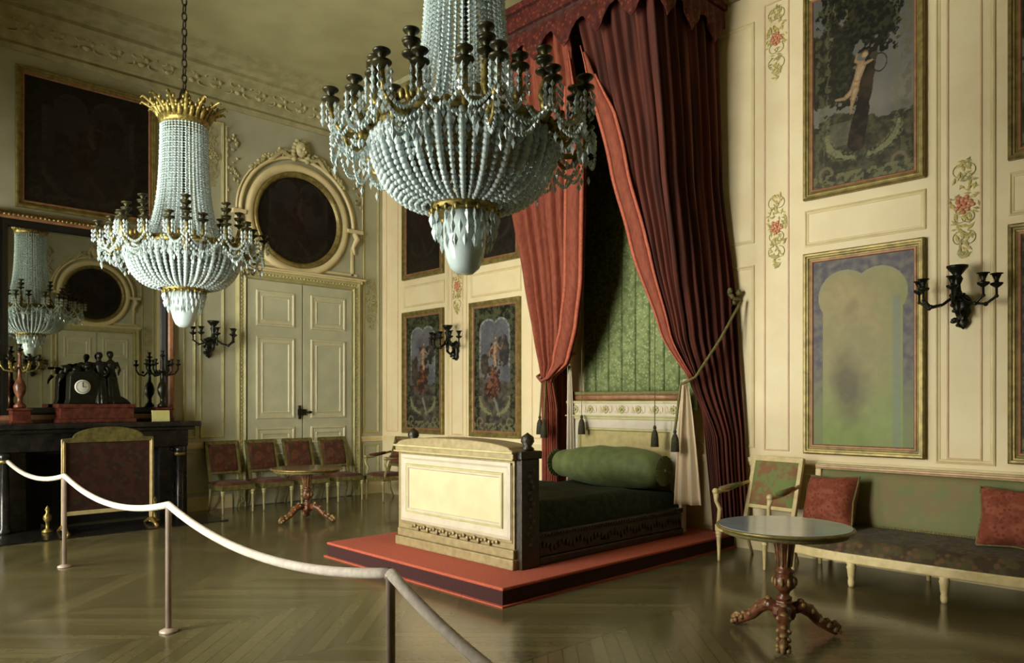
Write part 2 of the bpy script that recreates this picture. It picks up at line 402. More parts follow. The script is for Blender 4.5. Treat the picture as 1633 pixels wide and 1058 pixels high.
P_THIN = [(0, 0), (0, .012), (.012, .018), (.024, .006), (.034, .006), (.04, 0)]
def panels(T, rects, name, m='moulding', prof=P_THIN):
    mb = MB()
    for r in rects: mb.frame(T, r[0], r[1], r[2], r[3], prof)
    return struct(mb.build(name, m, recalc=False), 'raised panel mouldings')
PX = [(-10.45, -9.35), (-8.70, -7.60), (-3.44, -2.30), (-1.65, -.52)]
nr = []
for x0, x1 in PX: nr += [(x0, x1, 3.19, 3.56), (x0, x1, .25, .86)]
for x0, x1 in ((-7.36, -6.9), (-4.1, -4.0)): pass
nr += [(-4.85, -4.0, 3.32, 5.72), (-4.85, -4.0, 1.1, 3.08), (-7.0, -6.15, 3.32, 5.72), (-7.0, -6.15, 1.1, 3.08)]
panels(TN, nr, 'trim_5')
panels(TN, [(a - .14, a + .14, 1.08, 5.85) for a in (-1.99, -3.75, -7.25, -9.03)] + [(-10.98, -10.62, 1.08, 5.85)], 'trim_6', 'rose_line', [(0, 0), (0, .008), (.008, .011), (.016, .008), (.016, 0)])
panels(TN, [(a - .235, a + .235, 1.04, 5.92) for a in (-1.985, -9.03)], 'trim_7', 'moulding')
for nm, T in (('trim_8', TW), ('trim_9', TE)):
    q = []
    for y0, y1 in ((4.06, 4.24), (4.3, 4.66), (7.1, 7.42), (1.0, 1.36), (1.42, 1.58)): q += [(y0, y1, 1.06, 5.8)]
    q += [(4.06, 4.66, .25, .86), (7.1, 7.42, .25, .86)]
    panels(T, q, nm, 'gilt_line')

# painted rose ornaments on the pilaster strips
def ornament(T, a, z, nm, s=1.0, m1='rose', m2='leaf'):
    root = MB(); rnd = random.Random(int(abs(a * 91) + z * 13))
    for k in range(16):
        w = k * 2.4; rr = .011 * math.sqrt(k) * s * 1.5
        root.ball((a + rr * math.cos(w), .008, z + rr * math.sin(w)), (.018 * s, .012, .016 * s), 8, 5, T=T)
    o = struct(root.build(nm, m1, recalc=False), 'painted rose spray in relief')
    lf = MB(); ld = MB()
    for k in range(90):
        zz = rnd.uniform(-.42, .34) * s; ww = .125 * (1 - abs(zz / s) / .5) + .01
        aa = rnd.uniform(-ww, ww) if abs(zz) > .07 * s else rnd.choice((-1, 1)) * rnd.uniform(.06, .125)
        t = rnd.uniform(0, PI); L = rnd.uniform(.02, .042) * s
        q = ld if k % 3 == 0 else lf
        q.add([T(a + aa - L * math.cos(t), .004, z + zz - L * math.sin(t)), T(a + aa + .3 * L * math.sin(t), .012, z + zz - .3 * L * math.cos(t)),
               T(a + aa + L * math.cos(t), .004, z + zz + L * math.sin(t)), T(a + aa - .3 * L * math.sin(t), .012, z + zz + .3 * L * math.cos(t)), T(a + aa, 0, z + zz)],
              [(0, 1, 3), (1, 2, 3), (0, 4, 1), (1, 4, 2), (2, 4, 3), (3, 4, 0)])
    for sg in (-1, 1):
        for z0, s2 in ((.26, .06), (-.26, .06), (-.1, .05)):
            ld.tube([T(a + sg * (.03 + s2 * math.sin(w)), .006, z + z0 * s + s2 * math.cos(w)) for w in [i * .45 for i in range(11)]], .0035, 5)
    lf.build('leaf_spray', m2, o, recalc=False); ld.build('scroll_spray', 'leaf_mid', o, recalc=False)
i = 10
for a, z, s in ((-1.99, 3.36, 1.15), (-3.75, 3.45, 1.0), (-9.03, 3.42, 1.1), (-7.25, 3.45, 1), (-3.75, 5.45, 1.0)):
    ornament(TN, a, z, 'trim_%d' % i, s); i += 1
for nm, T in (('w', TW), ('e', TE)):
    for a, z in ((7.26, 3.35), (4.48, 5.3)):
        ornament(T, a, z, 'trim_%d' % i, 1.15, 'carving', 'carving'); i += 1

# ---- doors with casing, overdoor arch and carving
def doorway(T, ac, n, w2=.93, h=3.5, name='door', over=True):
    a0, a1 = ac - w2, ac + w2
    cas = MB()
    cas.frame(T, a0 - .16, a1 + .16, -.3, h + .16, [(0, 0), (0, .05), (.03, .07), (.07, .05), (.1, .05), (.13, .075), (.16, .02)])
    # keep only what is above the floor
    c = struct(cas.build('trim_%d' % (n * 10 + 30), 'gilt_line', recalc=False), 'carved door casing')
    bl = MB()
    for k in range(60):
        z = .06 + k * (h + .05) / 60
        for a in (a0 - .085, a1 + .085): bl.ball((a, .055, z), (.014, .014, .02), 6, 4, T=T)
    for k in range(34): bl.ball((a0 - .05 + k * (a1 - a0 + .1) / 33, .055, h + .085), (.02, .014, .014), 6, 4, T=T)
    bl.build('bead_carving', 'carving', c, recalc=False)
    d = MB().box(a0, a1, 0, .02, 0, h, T=T)
    leaf = struct(d.build('door_%d' % n, 'door'), 'tall panelled double door, cream with dim light put into its colour')
    for sg in (-1, 1):
        m0, m1 = (ac + .01, a1 - .01) if sg > 0 else (a0 + .01, ac - .01)
        p = MB().box(m0, m1, .02, .05, .01, h - .01, T=T)
        lf = p.build('door_leaf', 'door', leaf, bevel=.004)
        fr = MB()
        for z0, z1 in ((2.78, 3.34), (1.33, 2.62), (.92, 1.2), (.18, .8)):
            fr.frame(T, m0 + .13, m1 - .13, z0, z1, [(0, .05), (.01, .068), (.03, .07), (.045, .054), (.09, .054), (.10, .064), (.12, .05)])
        fr.build('panel_moulding', 'door_mould', lf, recalc=False)
    hd = MB(); hd.box(ac - .09, ac + .05, .05, .08, 1.38, 1.48, T=T); hd.ball((ac + .1, .1, 1.43), (.04, .03, .022), T=T); hd.tube([(ac, .09, 1.43), (ac + .1, .1, 1.43)], .014, 8, T=T)
    hd.box(ac - .08, ac - .05, .05, .09, 1.32, 1.54, T=T)
    hd.build('door_handle', 'bronze', leaf, bevel=.003)
    hb = MB(); hb.box(a0 - .24, a1 + .24, 0, .10, h + .17, h + .2, T=T); hb.box(a0 - .2, a1 + .2, 0, .06, h + .12, h + .17, T=T)
    struct(hb.build('trim_%d' % (n * 10 + 31), 'moulding', bevel=.008), 'door head moulding')
    if not over: return
    zc, rr = 4.53, .77
    arch = MB()
    ring = [(rr + .13, 0), (rr + .13, .05), (rr + .08, .07), (rr + .02, .05), (rr, .03)]
    # moulding ring in the wall plane
    vs, fs = [], []; n2 = 64
    for (r, e) in ring:
        for k in range(n2): w = 2 * PI * k / n2; vs.append(T(ac - .05 + r * math.cos(w), e, zc + r * math.sin(w)))
    for j in range(len(ring) - 1):
        for k in range(n2): fs.append((j * n2 + k, j * n2 + (k + 1) % n2, (j + 1) * n2 + (k + 1) % n2, (j + 1) * n2 + k))
    arch.add(vs, fs, True)
    pts = [(ac - .05 + .99 * math.cos(w), .05, zc + .99 * math.sin(w)) for w in [PI * (k / 40 * 1.0) for k in range(41)]]
    arch.tube(pts, .03, 6, T=T)
    arch.tube([(p[0] * 1 + (p[0] - ac) * .05, .03, p[2] + .03) for p in pts], .016, 6, T=T)
    for sg in (-1, 1):
        b = ac - .05 + sg * .99
        arch.box(b - .08 - .04, b + .08 + .1 * (sg > 0), 0, .09, zc - .06, zc + .0, T=T)
        arch.tube([(b + sg * .03, .05, zc - .06), (b + sg * .06, .08, zc - .16), (b, .05, zc - .30), (b + sg * .03, .06, zc - .42)], [.045, .05, .03, .012], 8, T=T)
        arch.box(b - .02, b + .02, 0, .03, 3.75, zc - .3, T=T)
        arch.tube([(b + sg * .2, .03, zc + .02), (b + sg * .2, .03, 5.75)], .012, 6, T=T)
    arch.box(a0 - .1, a1 + .1, 0, .03, h + .24, h + .28, T=T)
    a_ = struct(arch.build('trim_%d' % (n * 10 + 32), 'moulding', recalc=False), 'arched moulding round the oval over the door')
    cv = MB(); rnd = random.Random(3)
    for k in range(64):                                           # leaf garlands over the arch
        w = PI / 2 + (k / 63 - .5) * 1.75; q = 1.04 + rnd.uniform(0, .1) * (1.3 - abs(k / 63 - .5) * 2)
        cv.ball((ac - .05 + q * math.cos(w), .06, zc + q * math.sin(w)), (rnd.uniform(.02, .045), .03, rnd.uniform(.02, .045)), 7, 5, T=T)
    t0 = zc + 1.13
    cv.ball((ac - .05, .1, t0), (.10, .09, .13), 12, 8, T=T)       # mask: head, brow, nose, cheeks, curls
    cv.ball((ac - .05, .19, t0 - .01), (.018, .03, .035), 8, 6, T=T)
    for sg in (-1, 1):
        cv.ball((ac - .05 + sg * .04, .165, t0 + .03), (.022, .015, .012), 8, 5, T=T)
        cv.ball((ac - .05 + sg * .045, .16, t0 - .04), (.03, .025, .03), 8, 5, T=T)
        for k in range(6):
            w = k * .45; cv.ball((ac - .05 + sg * (.06 + .07 * math.sin(w)), .08, t0 + .13 - .06 * k), (.045, .04, .04), 8, 5, T=T)
        cv.tube([(ac - .05 + sg * x, .07, t0 - .12 + y) for x, y in ((.08, 0), (.2, -.02), (.32, .03), (.4, -.05), (.47, -.12), (.54, -.14))], [.04, .035, .045, .035, .03, .012], 7, T=T)
    cv.ball((ac - .05, .12, t0 - .09), (.03, .015, .01), 8, 5, T=T)
    for sg in (-1, 1):                                            # upper corner sprays
        for k in range(26):
            cv.ball((ac - .05 + sg * (1.12 + rnd.uniform(-.12, .08)), .03, 5.3 + rnd.uniform(-.5, .4)), (rnd.uniform(.012, .03), .02, rnd.uniform(.015, .04)), 6, 4, T=T)
    cv.build('leaf_carving', 'carving', a_, recalc=False)
doorway(TW, 5.93, 1); doorway(TE, 5.93, 2)
doorway(TE, -.24, 3, over=False)

# ================================================================== PAINTINGS
def clampc(c): return tuple(max(0, min(255, k)) for k in c)
def mixc(a, b, t):
    t = max(0., min(1., t)); return tuple(a[k] + (b[k] - a[k]) * t for k in range(3))
def fbm(x, y, s, z=0.): return noise.fractal(Vector((x * s, y * s, z)), 1.0, 2.0, 4)
def seg(px, py, ax, ay, bx, by):
    dx, dy = bx - ax, by - ay; t = max(0, min(1, ((px - ax) * dx + (py - ay) * dy) / (dx * dx + dy * dy + 1e-9)))
    return math.hypot(px - ax - t * dx, py - ay - t * dy)
def seg2(px, py, ax, ay, bx, by, r0, r1):
    """inside a tapering limb? returns signed depth (>0 inside)"""
    dx, dy = bx - ax, by - ay; t = max(0, min(1, ((px - ax) * dx + (py - ay) * dy) / (dx * dx + dy * dy + 1e-9)))
    return r0 + (r1 - r0) * t - math.hypot(px - ax - t * dx, py - ay - t * dy)
def garland(x, y, W, H, c, base, col=(150, 146, 112), side=True):
    """scroll border: hanging side strings, corner acanthus"""
    n = fbm(x, y, 16, 5); n2 = fbm(x, y, 34, 2)
    for sg in (-1, 1):
        dx = abs(x - W / 2 - sg * W / 2)
        if side and dx < .20:
            if n > .0 and abs(dx - .07) < .045: c = mixc(c, (94, 94, 66), .6)
            if y > .42 and abs(dx - .15) < .02 + .012 * math.sin(y * 40) and n2 > -.15: c = mixc(c, (108, 106, 78), .6)
        d = abs(math.hypot(dx - W * .47, (y - .50) * 1.2) - W * .33)
        wd = .010 + .022 * abs(math.sin(y * 11 + 1)) + .02 * n
        if y < .52 and dx < W * .44 and d < wd: c = mixc(c, mixc((112, 112, 82), col, .5 + 2 * n2), .85)
        if y < .52 and dx < W * .46 and d < wd + .035 and n2 > .12: c = mixc(c, (110, 110, 74), .7)
        d2 = math.hypot(dx - .13, y - .13)
        if .045 < d2 < .075 and y > .10: c = mixc(c, (126, 112, 84), .65)
        if y < .12 and n > .05: c = mixc(c, (112, 110, 76), .6)
    return c
def paint_cherub(x, y, W, H, seed):
    n = fbm(x, y, 3.2, seed); n2 = fbm(x, y, 11, seed + 3); n3 = fbm(x, y, 26, seed + 9)
    t = y / H
    sky = mixc((124, 118, 108), (86, 86, 92), min(1, max(0, (t - .35) * 1.6)))
    c = mixc(sky, (100, 98, 90), .5 + n)
    gl = .33 + .04 * math.sin(x * 6) + .06 * n + .03 * n2
    if t < gl: c = mixc((46, 46, 30), (78, 74, 52), .45 + n2 + .6 * n3)
    if .20 < t < .32 and x < W * .4 and n > .0: c = mixc(c, (110, 108, 94), .5)
    leaf = mixc((18, 18, 11), (52, 50, 32), .4 + n2 * .8 + n3 * 1.3)
    crown = math.hypot((x - W * .50) / .36, (y - H * .82) / .40) + .55 * n + .3 * n2 + .2 * n3
    if crown < .95: c = leaf
    crown = math.hypot((x - W * .18) / .30, (y - H * .60) / .40) + .5 * n + .35 * n2 + .2 * n3
    if crown < .95: c = mixc(leaf, (58, 56, 38), .4)
    if seg2(x, y, W * .45, H * .20, W * .60, H * .64, .085, .05) + .015 * n2 > 0: c = mixc((30, 24, 15), (62, 48, 30), .4 + n2 + (x - W * .5) * 2)
    if seg2(x, y, W * .58, H * .6, W * .70, H * .72, .03, .02) > 0: c = (34, 28, 18)
    # small wood sprite leaning on the trunk
    for ax, ay, bx, by, r0, r1 in ((.46, .525, .43, .475, .036, .042), (.50, .585, .46, .525, .046, .036), (.43, .475, .33, .44, .036, .020), (.33, .44, .24, .445, .018, .012),
                                  (.44, .47, .41, .41, .036, .022), (.41, .41, .39, .355, .02, .010), (.53, .59, .62, .60, .018, .012), (.49, .60, .44, .615, .016, .012), (.44, .615, .46, .65, .012, .01)):
        dd = seg2(x, y, W * ax, H * ay, W * bx, H * by, r0, r1)
        if dd > 0: c = mixc(mixc((120, 96, 70), (176, 150, 116), dd * 40), (150, 124, 92), .4 + n3)
    dh = .036 - math.hypot(x - W * .535, y - H * .640)
    if dh > 0: c = mixc((92, 70, 46), (170, 144, 110), dh * 40 + (H * .645 - y) * 18)
    d = abs(math.hypot((x - W * .68) / .75, y - H * .575) - .085)
    if d < .006: c = (24, 22, 16)
    if math.hypot((x - W * .62) * .9, (y - H * .62)) < .035 + .01 * n2 : c = (62, 56, 46)
    if t > .84 and abs(math.sin((x + y) * 12 + 3 * n)) < .10 + .1 * n3 and n2 > -.1: c = mixc(c, (120, 120, 84), .6)
    return garland(x, y, W, H, c, None)
def paint_figure(x, y, W, H, seed, dark=0.):
    n = fbm(x, y, 3.0, seed); n2 = fbm(x, y, 12, seed + 2); n3 = fbm(x, y, 28, seed + 4); t = y / H
    c = mixc((76, 76, 82), (104, 102, 104), .5 + n + .4 * n3)
    if t < .40 + .06 * n: c = mixc((46, 44, 40), (86, 78, 66), .5 + n2 + n)
    ax = abs(x - W / 2)
    top = math.hypot((ax - W * .15) / .20, (y - H * .80) / .20) + .04 * n2
    arch = (ax < W * .37 and t < .80) or top < 1
    if not arch:
        c = mixc((22, 24, 17), (50, 52, 34), .5 + n2 * 1.4)
        if n3 > .14 or n2 > .2: c = mixc(c, (86, 88, 60), .6)
    elif (top > .84 and t > .80) or (ax > W * .33 and t > .5): c = mixc(c, (136, 142, 134), .55 + n3)
    fx = W * .48
    f = math.hypot((x - fx - .05 * math.sin(y * 7)) / .17, (y - H * .45) / .40) + .8 * n + .4 * n2 + .2 * n3
    if f < .9: c = mixc((48, 32, 26), (116, 74, 54), .40 + n2 * 1.4 + n3)
    f = math.hypot((x - W * .72) / .12, (y - H * .66) / .22) + .6 * n + .3 * n2
    if f < .85: c = mixc((40, 37, 34), (70, 64, 58), .5 + n2)
    f = math.hypot((x - W * .28) / .11, (y - H * .5) / .25) + .6 * n + .3 * n2
    if f < .85: c = mixc((44, 40, 34), (80, 68, 54), .5 + n2)
    for a0_, b0_, a1_, b1_, r0, r1 in ((.52, .70, .50, .60, .036, .042), (.50, .60, .53, .53, .04, .035), (.55, .69, .66, .655, .018, .012), (.66, .655, .70, .70, .012, .009), (.48, .69, .38, .64, .018, .012), (.38, .64, .40, .58, .012, .01)):
        dd = seg2(x, y, W * a0_, H * b0_, W * a1_, H * b1_, r0, r1)
        if dd > 0: c = mixc((104, 82, 62), (158, 132, 106), dd * 35 + n3)
    dh = .034 - math.hypot(x - W * .53, y - H * .745)
    if dh > 0: c = mixc((80, 60, 42), (156, 130, 102), dh * 45)
    if seg2(x, y, W * .50, H * .26, W * .62, H * .12, .026, .014) + .01 * n2 > 0: c = mixc(c, (128, 128, 120), .7)
    c = garland(x, y, W, H, c, None, (138, 144, 108), side=False)
    return mixc(c, (20, 16, 12), dark)
def paint_dark(x, y, W, H, seed, dark=.35): return mixc(paint_figure(x, y, W, H, seed, 0), (22, 15, 11), .78)
def paint_glare(x, y, W, H, seed):  # window glare on the glass painted in as pale green with an arch
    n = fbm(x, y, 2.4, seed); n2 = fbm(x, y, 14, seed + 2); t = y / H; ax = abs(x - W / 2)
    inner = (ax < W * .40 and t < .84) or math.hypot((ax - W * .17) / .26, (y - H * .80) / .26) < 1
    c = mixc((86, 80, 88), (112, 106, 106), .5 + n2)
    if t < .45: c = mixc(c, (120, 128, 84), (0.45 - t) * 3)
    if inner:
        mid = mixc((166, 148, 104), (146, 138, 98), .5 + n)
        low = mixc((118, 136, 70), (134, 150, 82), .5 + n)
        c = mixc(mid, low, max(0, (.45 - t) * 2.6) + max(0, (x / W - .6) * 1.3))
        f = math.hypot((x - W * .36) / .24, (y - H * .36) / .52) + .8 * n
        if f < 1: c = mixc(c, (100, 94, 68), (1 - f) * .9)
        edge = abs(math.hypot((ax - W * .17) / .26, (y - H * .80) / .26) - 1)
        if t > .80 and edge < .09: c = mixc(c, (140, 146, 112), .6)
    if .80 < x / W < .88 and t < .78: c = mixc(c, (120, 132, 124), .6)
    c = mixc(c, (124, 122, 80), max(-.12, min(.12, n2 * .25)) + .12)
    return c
PAINT = {'cherub': paint_cherub, 'figure': paint_figure, 'dark': paint_dark, 'glare': paint_glare}
def painted_mesh(name, parent, T, a0, a1, z0, z1, e, kind, seed, m='paint', nu=150, round_=False, flip=False):
    W, H = a1 - a0, z1 - z0; nv = int(nu * H / W)
    vs = [T(a0 + W * i / nu, e, z0 + H * j / nv) for j in range(nv + 1) for i in range(nu + 1)]
    cs = [lin(clampc(PAINT[kind](W * (nu - i if flip else i) / nu, H * j / nv, W, H, seed))) for j in range(nv + 1) for i in range(nu + 1)]
    fs = []
    for j in range(nv):
        for i in range(nu):
            if round_ and math.hypot((i + .5) / nu - .5, (j + .5) / nv - .5) > .505: continue
            fs.append((j * (nu + 1) + i, j * (nu + 1) + i + 1, (j + 1) * (nu + 1) + i + 1, (j + 1) * (nu + 1) + i))
    me = bpy.data.meshes.new(name); me.from_pydata(vs, [], fs)
    at = me.color_attributes.new('paint', 'FLOAT_COLOR', 'POINT'); at.data.foreach_set('color', [k for c in cs for k in c])
    me.materials.append(M_[m]); me.update(); o = bpy.data.objects.new(name, me); C.objects.link(o); o.parent = parent
    q = o.modifiers.new('t', 'SOLIDIFY'); q.thickness = .006; q.offset = 0
    return o
P_FR = [(0, 0), (0, .05), (.012, .062), (.03, .06), (.034, .045), (.05, .045), (.056, .034), (.07, .03)]
P_SL = [(.07, .03), (.075, .036), (.09, .034), (.10, .02)]
def painting(T, a0, a1, z0, z1, kind, seed, label, group, m='paint'):
    t = thing('framed_painting', label, 'painting', (0, 0, 0), 0, group)
    MB().frame(T, a0, a1, z0, z1, P_FR).build('frame', 'frame_gilt', t, recalc=False)
    MB().frame(T, a0, a1, z0, z1, P_SL).build('frame_slip', 'frame_red', t, recalc=False)
    painted_mesh('canvas', t, T, a0 + .095, a1 - .095, z0 + .095, z1 - .095, .018, kind, seed, m)
    return t
gl = 'paintings set into the bed wall'
painting(TN, *PX[2], 3.66, 5.76, 'cherub', 1.3, 'upper painting of a winged child by a tree above the pale glazed picture', gl)
painting(TN, *PX[2], 1.07, 3.11, 'glare', 2.3, 'pale green and grey painting with window glare painted in, in gilt frame just above the sofa back', gl, 'paint_gloss')
painting(TN, *PX[3], 3.66, 5.76, 'cherub', 5.1, 'upper dark painting cut by the right edge of the photo', gl)
painting(TN, *PX[3], 1.07, 3.11, 'figure', 6.1, 'lower grey blue painting cut by the right edge of the photo', gl)
painting(TN, *PX[0], 1.07, 3.11, 'figure', 8.4, 'lower painting of a dim figure nearest the room corner', gl)
painting(TN, *PX[1], 1.07, 3.11, 'figure', 3.3, 'lower painting of a reddish figure under a pale arch, beside the red bed curtain', gl)
painting(TN, *PX[0], 3.66, 5.76, 'dark', 9.2, 'upper dark painting nearest the room corner, behind the large chandelier', gl)
painting(TN, *PX[1], 3.66, 5.76, 'dark', 4.7, 'upper dark painting beside the bed canopy, behind the hanging crystal drop', gl)
painting(TW, 2.0, 3.68, 4.06, 5.85, 'dark', 7.7, 'large blackish painting high above the mantel mirror', None)
def oval(T, label):
    t = thing('oval_painting', label, 'painting'); ac, zc, rr = 5.88, 4.53, .77
    vs, fs = [], []; n2 = 64; ring = [(rr, .0), (rr, .06), (rr - .03, .075), (rr - .06, .05), (rr - .075, .03), (rr - .085, .012)]
    for (r, e) in ring:
        for k in range(n2): w = 2 * PI * k / n2; vs.append(T(ac + r * math.cos(w), e, zc + r * math.sin(w)))
    for j in range(len(ring) - 1):
        for k in range(n2): fs.append((j * n2 + k, j * n2 + (k + 1) % n2, (j + 1) * n2 + (k + 1) % n2, (j + 1) * n2 + k))
    MB().add(vs, fs, True).build('frame', 'frame_gilt', t, recalc=False)
    r2 = rr - .06
    painted_mesh('canvas', t, T, ac - r2, ac + r2, zc - r2, zc + r2, .014, 'dark', 12.0, nu=70, round_=True)
oval(TW, 'round dark painting over the double door behind the row of chairs')
oval(TE, 'round dark painting over the opposite door, seen only in the mantel mirror')

# ================================================================== MANTEL, MIRROR
t = thing('mantel_mirror', 'tall old mirror in dark and red gold frame above the black mantelpiece', 'mirror')
MB().frame(TW, 1.74, 3.92, 1.34, 3.98, [(0, 0), (0, .07), (.03, .09), (.07, .08), (.09, .06)]).build('frame', 'frame_red', t, recalc=False)
MB().frame(TW, 1.74, 3.92, 1.34, 3.98, [(.09, .06), (.12, .065), (.17, .04), (.185, .02)]).build('frame_slip', 'black', t, recalc=False)
MB().box(1.92, 3.74, .008, .018, 1.5, 3.80, T=TW).build('mirror_glass', 'mirror', t)
cr = MB()
for k in range(44): cr.ball((1.78 + k * 2.10 / 43, .09, 3.94), (.022, .02, .02), 7, 5, T=TW)
cr.build('beading', 'ormolu', t, recalc=False)

t = thing('mantelpiece', 'black marble mantelpiece under the mirror behind the fire screen', 'fireplace', (WX, MIDY, 0))
MB().box(0, .56, -1.28, 1.28, 1.26, 1.33).box(0, .5, -1.22, 1.22, 1.21, 1.26).build('mantel_shelf', 'mantel', t, bevel=.012)
MB().box(.0, .42, -1.15, 1.15, .98, 1.21).build('frieze', 'mantel', t, bevel=.008)
for s in (-1, 1):
    MB().box(0, .38, s * 1.15, s * .78, 0, .98).build('jamb', 'mantel', t, bevel=.008)
    MB().lathe([(.075, .0), (.075, .06), (.055, .08), (.052, .5), (.045, .86), (.06, .88), (.07, .93), (.07, .98)], 20, c=(.46, s * 1.02, 0)).build('column', 'mantel', t)
    MB().lathe([(.062, 0), (.068, .02), (.062, .05)], 20, c=(.46, s * 1.02, .86)).build('capital', 'ormolu', t)
MB().box(.0, .03, -.78, .78, 0, .98).box(.03, .3, -.78, -.74, 0, .98).box(.03, .3, .74, .78, 0, .98).box(.03, .3, -.74, .74, .94, .98).build('firebox', 'firebox', t)
struct(MB().box(WX + .38, WX + 1.25, 1.45, 4.2, 0, .014).build('trim_70', 'mantel'), 'dark hearth slab')

t = thing('fire_screen', 'gilt framed fire screen of dark brocade standing before the mantelpiece', 'fire screen', (-10.2, MIDY, 0))
fr = MB()
for s in (-1, 1):
    fr.box(-.02, .02, s * .50 - .022, s * .50 + .022, .05, 1.14); fr.box(-.008, .03, s * .50 - .006, s * .50 + .006, .1, 1.12)
fr.box(-.02, .02, -.50, .50, .22, .27)
fr.build('frame', 'cream_wood', t, bevel=.004)
for s in (-1, 1):
    MB().tube([(-.22, s * .5, .02), (-.12, s * .5, .06), (0, s * .5, .09), (.12, s * .5, .06), (.22, s * .5, .02)], [.018, .024, .035, .024, .018], 8).ball((.22, s * .5, .022), .022).ball((-.22, s * .5, .022), .022).build('foot', 'gilt', t)
top = [(-.52, 1.10), (.52, 1.10), (.52, 1.15), (.40, 1.16)] + [(.40 * math.cos(w), 1.16 + .13 * math.sin(w)) for w in [PI * k / 16 for k in range(1, 16)]] + [(-.40, 1.16), (-.52, 1.15)]
MB().prism(top, -.025, .025, T=lambda a, e, z: (e, a, z)).build('crest', 'chair_wood', t, bevel=.006)
MB().box(-.008, .008, -.48, .48, .27, 1.10).build('panel', 'screen', t)
for s in (-1, 1):
    t = thing('andiron', 'small brass andiron in the hearth %s' % ('left of the fire screen' if s < 0 else 'right of the fire screen, half hidden'), 'andiron', (-10.42, MIDY + s * .62, .014), 0, 'pair of andirons')
    MB().lathe([(.06, 0), (.06, .02), (.02, .05), (.02, .12), (.045, .16), (.045, .2), (.015, .24), (.03, .28), (.0, .33)], 14).build('finial', 'ormolu', t)
    MB().box(-.28, -.02, -.012, .012, .05, .07).box(-.28, -.26, -.012, .012, 0, .05).build('bar', 'chain', t)

# ---- mantel clock with two bronze figures
t = thing('mantel_clock', 'dark bronze clock with two standing figures on red marble base, on the mantel', 'clock', (-10.8, MIDY, 1.33))
MB().box(-.17, .17, -.46, .46, 0, .05).box(-.15, .15, -.43, .43, .05, .19).box(-.16, .16, -.45, .45, .19, .24).build('base', 'red_marble', t, bevel=.006)
cb = MB()
cb.prism([(-.34, .24), (.04, .24), (.02, .30), (.0, .60), (-.03, .66), (-.27, .66), (-.31, .60), (-.32, .3)], -.1, .1, T=lambda a, e, z: (e, a, z))
for k in range(22):
    rnd = random.Random(k); cb.ball((rnd.uniform(-.08, .08), rnd.uniform(-.36, .0), rnd.uniform(.60, .76)), (rnd.uniform(.03, .06), rnd.uniform(.03, .07), rnd.uniform(.02, .05)), 8, 6)
cb.tube([(.0, -.02, .70), (.02, .04, .76), (.02, .02, .86)], [.02, .018, .01], 8)
cb.tube([(0, -.36, .62), (.02, -.40, .56), (0, -.42, .50)], [.03, .02, .01], 8)
cb.build('clock_case', 'bronze', t, remesh=.009)
dial = MB()
dial.lathe([(.092, 0), (.092, .012), (.082, .016), (.0, .018)], 32, M=Matrix.Translation((.10, -.17, .46)) @ Matrix.Rotation(R(90), 4, 'Y'))
d = dial.build('dial', 'white', t)
MB().box(.118, .121, -.174, -.166, .46, .52).build('hour_hand', 'black', d)
MB().box(.118, .121, -.17, -.13, .456, .463).build('minute_hand', 'black', d)
MB().lathe([(.074, .0), (.074, .006), (.070, .006), (.070, 0)], 32, M=Matrix.Translation((.112, -.17, .46)) @ Matrix.Rotation(R(90), 4, 'Y')).build('chapter_ring', 'black', d)
def statuette(parent, y, x, z0, h, lean, arm, turn):
    m = MB(); s = h
    def P(a, b, c): return (x + a * s, y + b * s + lean * c * s, z0 + c * s)
    m.ball(P(.01, 0, .93), (.062 * s, .058 * s, .07 * s)); m.tube([P(0, 0, .80), P(0, 0, .9)], .03 * s, 8)
    m.ball(P(-.01, 0, .955), (.064 * s, .062 * s, .05 * s)); m.ball(P(.055, 0, .925), (.012 * s, .01 * s, .014 * s))
    m.tube([P(0, 0, .82), P(0, 0, .74), P(0, 0, .62), P(0, .0, .5), P(.01, 0, .3), P(0, 0, .12), P(0, 0, 0)], [.06 * s, .095 * s, .075 * s, .10 * s, .11 * s, .12 * s, .15 * s], 14)
    for sg in (-1, 1):
        m.tube([P(0, sg * .10, .79), P(.05, sg * .14, .64), P(.10, sg * arm, .56)], [.038 * s, .032 * s, .022 * s], 8)
        m.ball(P(.11, sg * arm, .555), .026 * s)
        m.tube([P(.06, sg * .05, .5), P(.08, sg * .06, .26), P(.10, sg * .08, .02)], [.05 * s, .035 * s, .04 * s], 8)
    for k in range(7):
        w = -1.2 + k * .4; m.tube([P(.07 * math.cos(w), .08 * math.sin(w), .6), P(.11 * math.cos(w), .12 * math.sin(w), .3), P(.15 * math.cos(w), .16 * math.sin(w), .0)], [.012 * s, .018 * s, .024 * s], 6)
    return m.build('figure', 'bronze', parent, remesh=.009)
statuette(t, .06, .02, .24, .68, -.02, .08, 0)
statuette(t, .20, .0, .24, .70, -.03, .10, 0)
MB().prism([(.0, .24), (.42, .24), (.36, .30), (.30, .34), (.05, .34)], -.09, .11, T=lambda a, e, z: (e, a, z)).build('rock', 'bronze', t, bevel=.02)

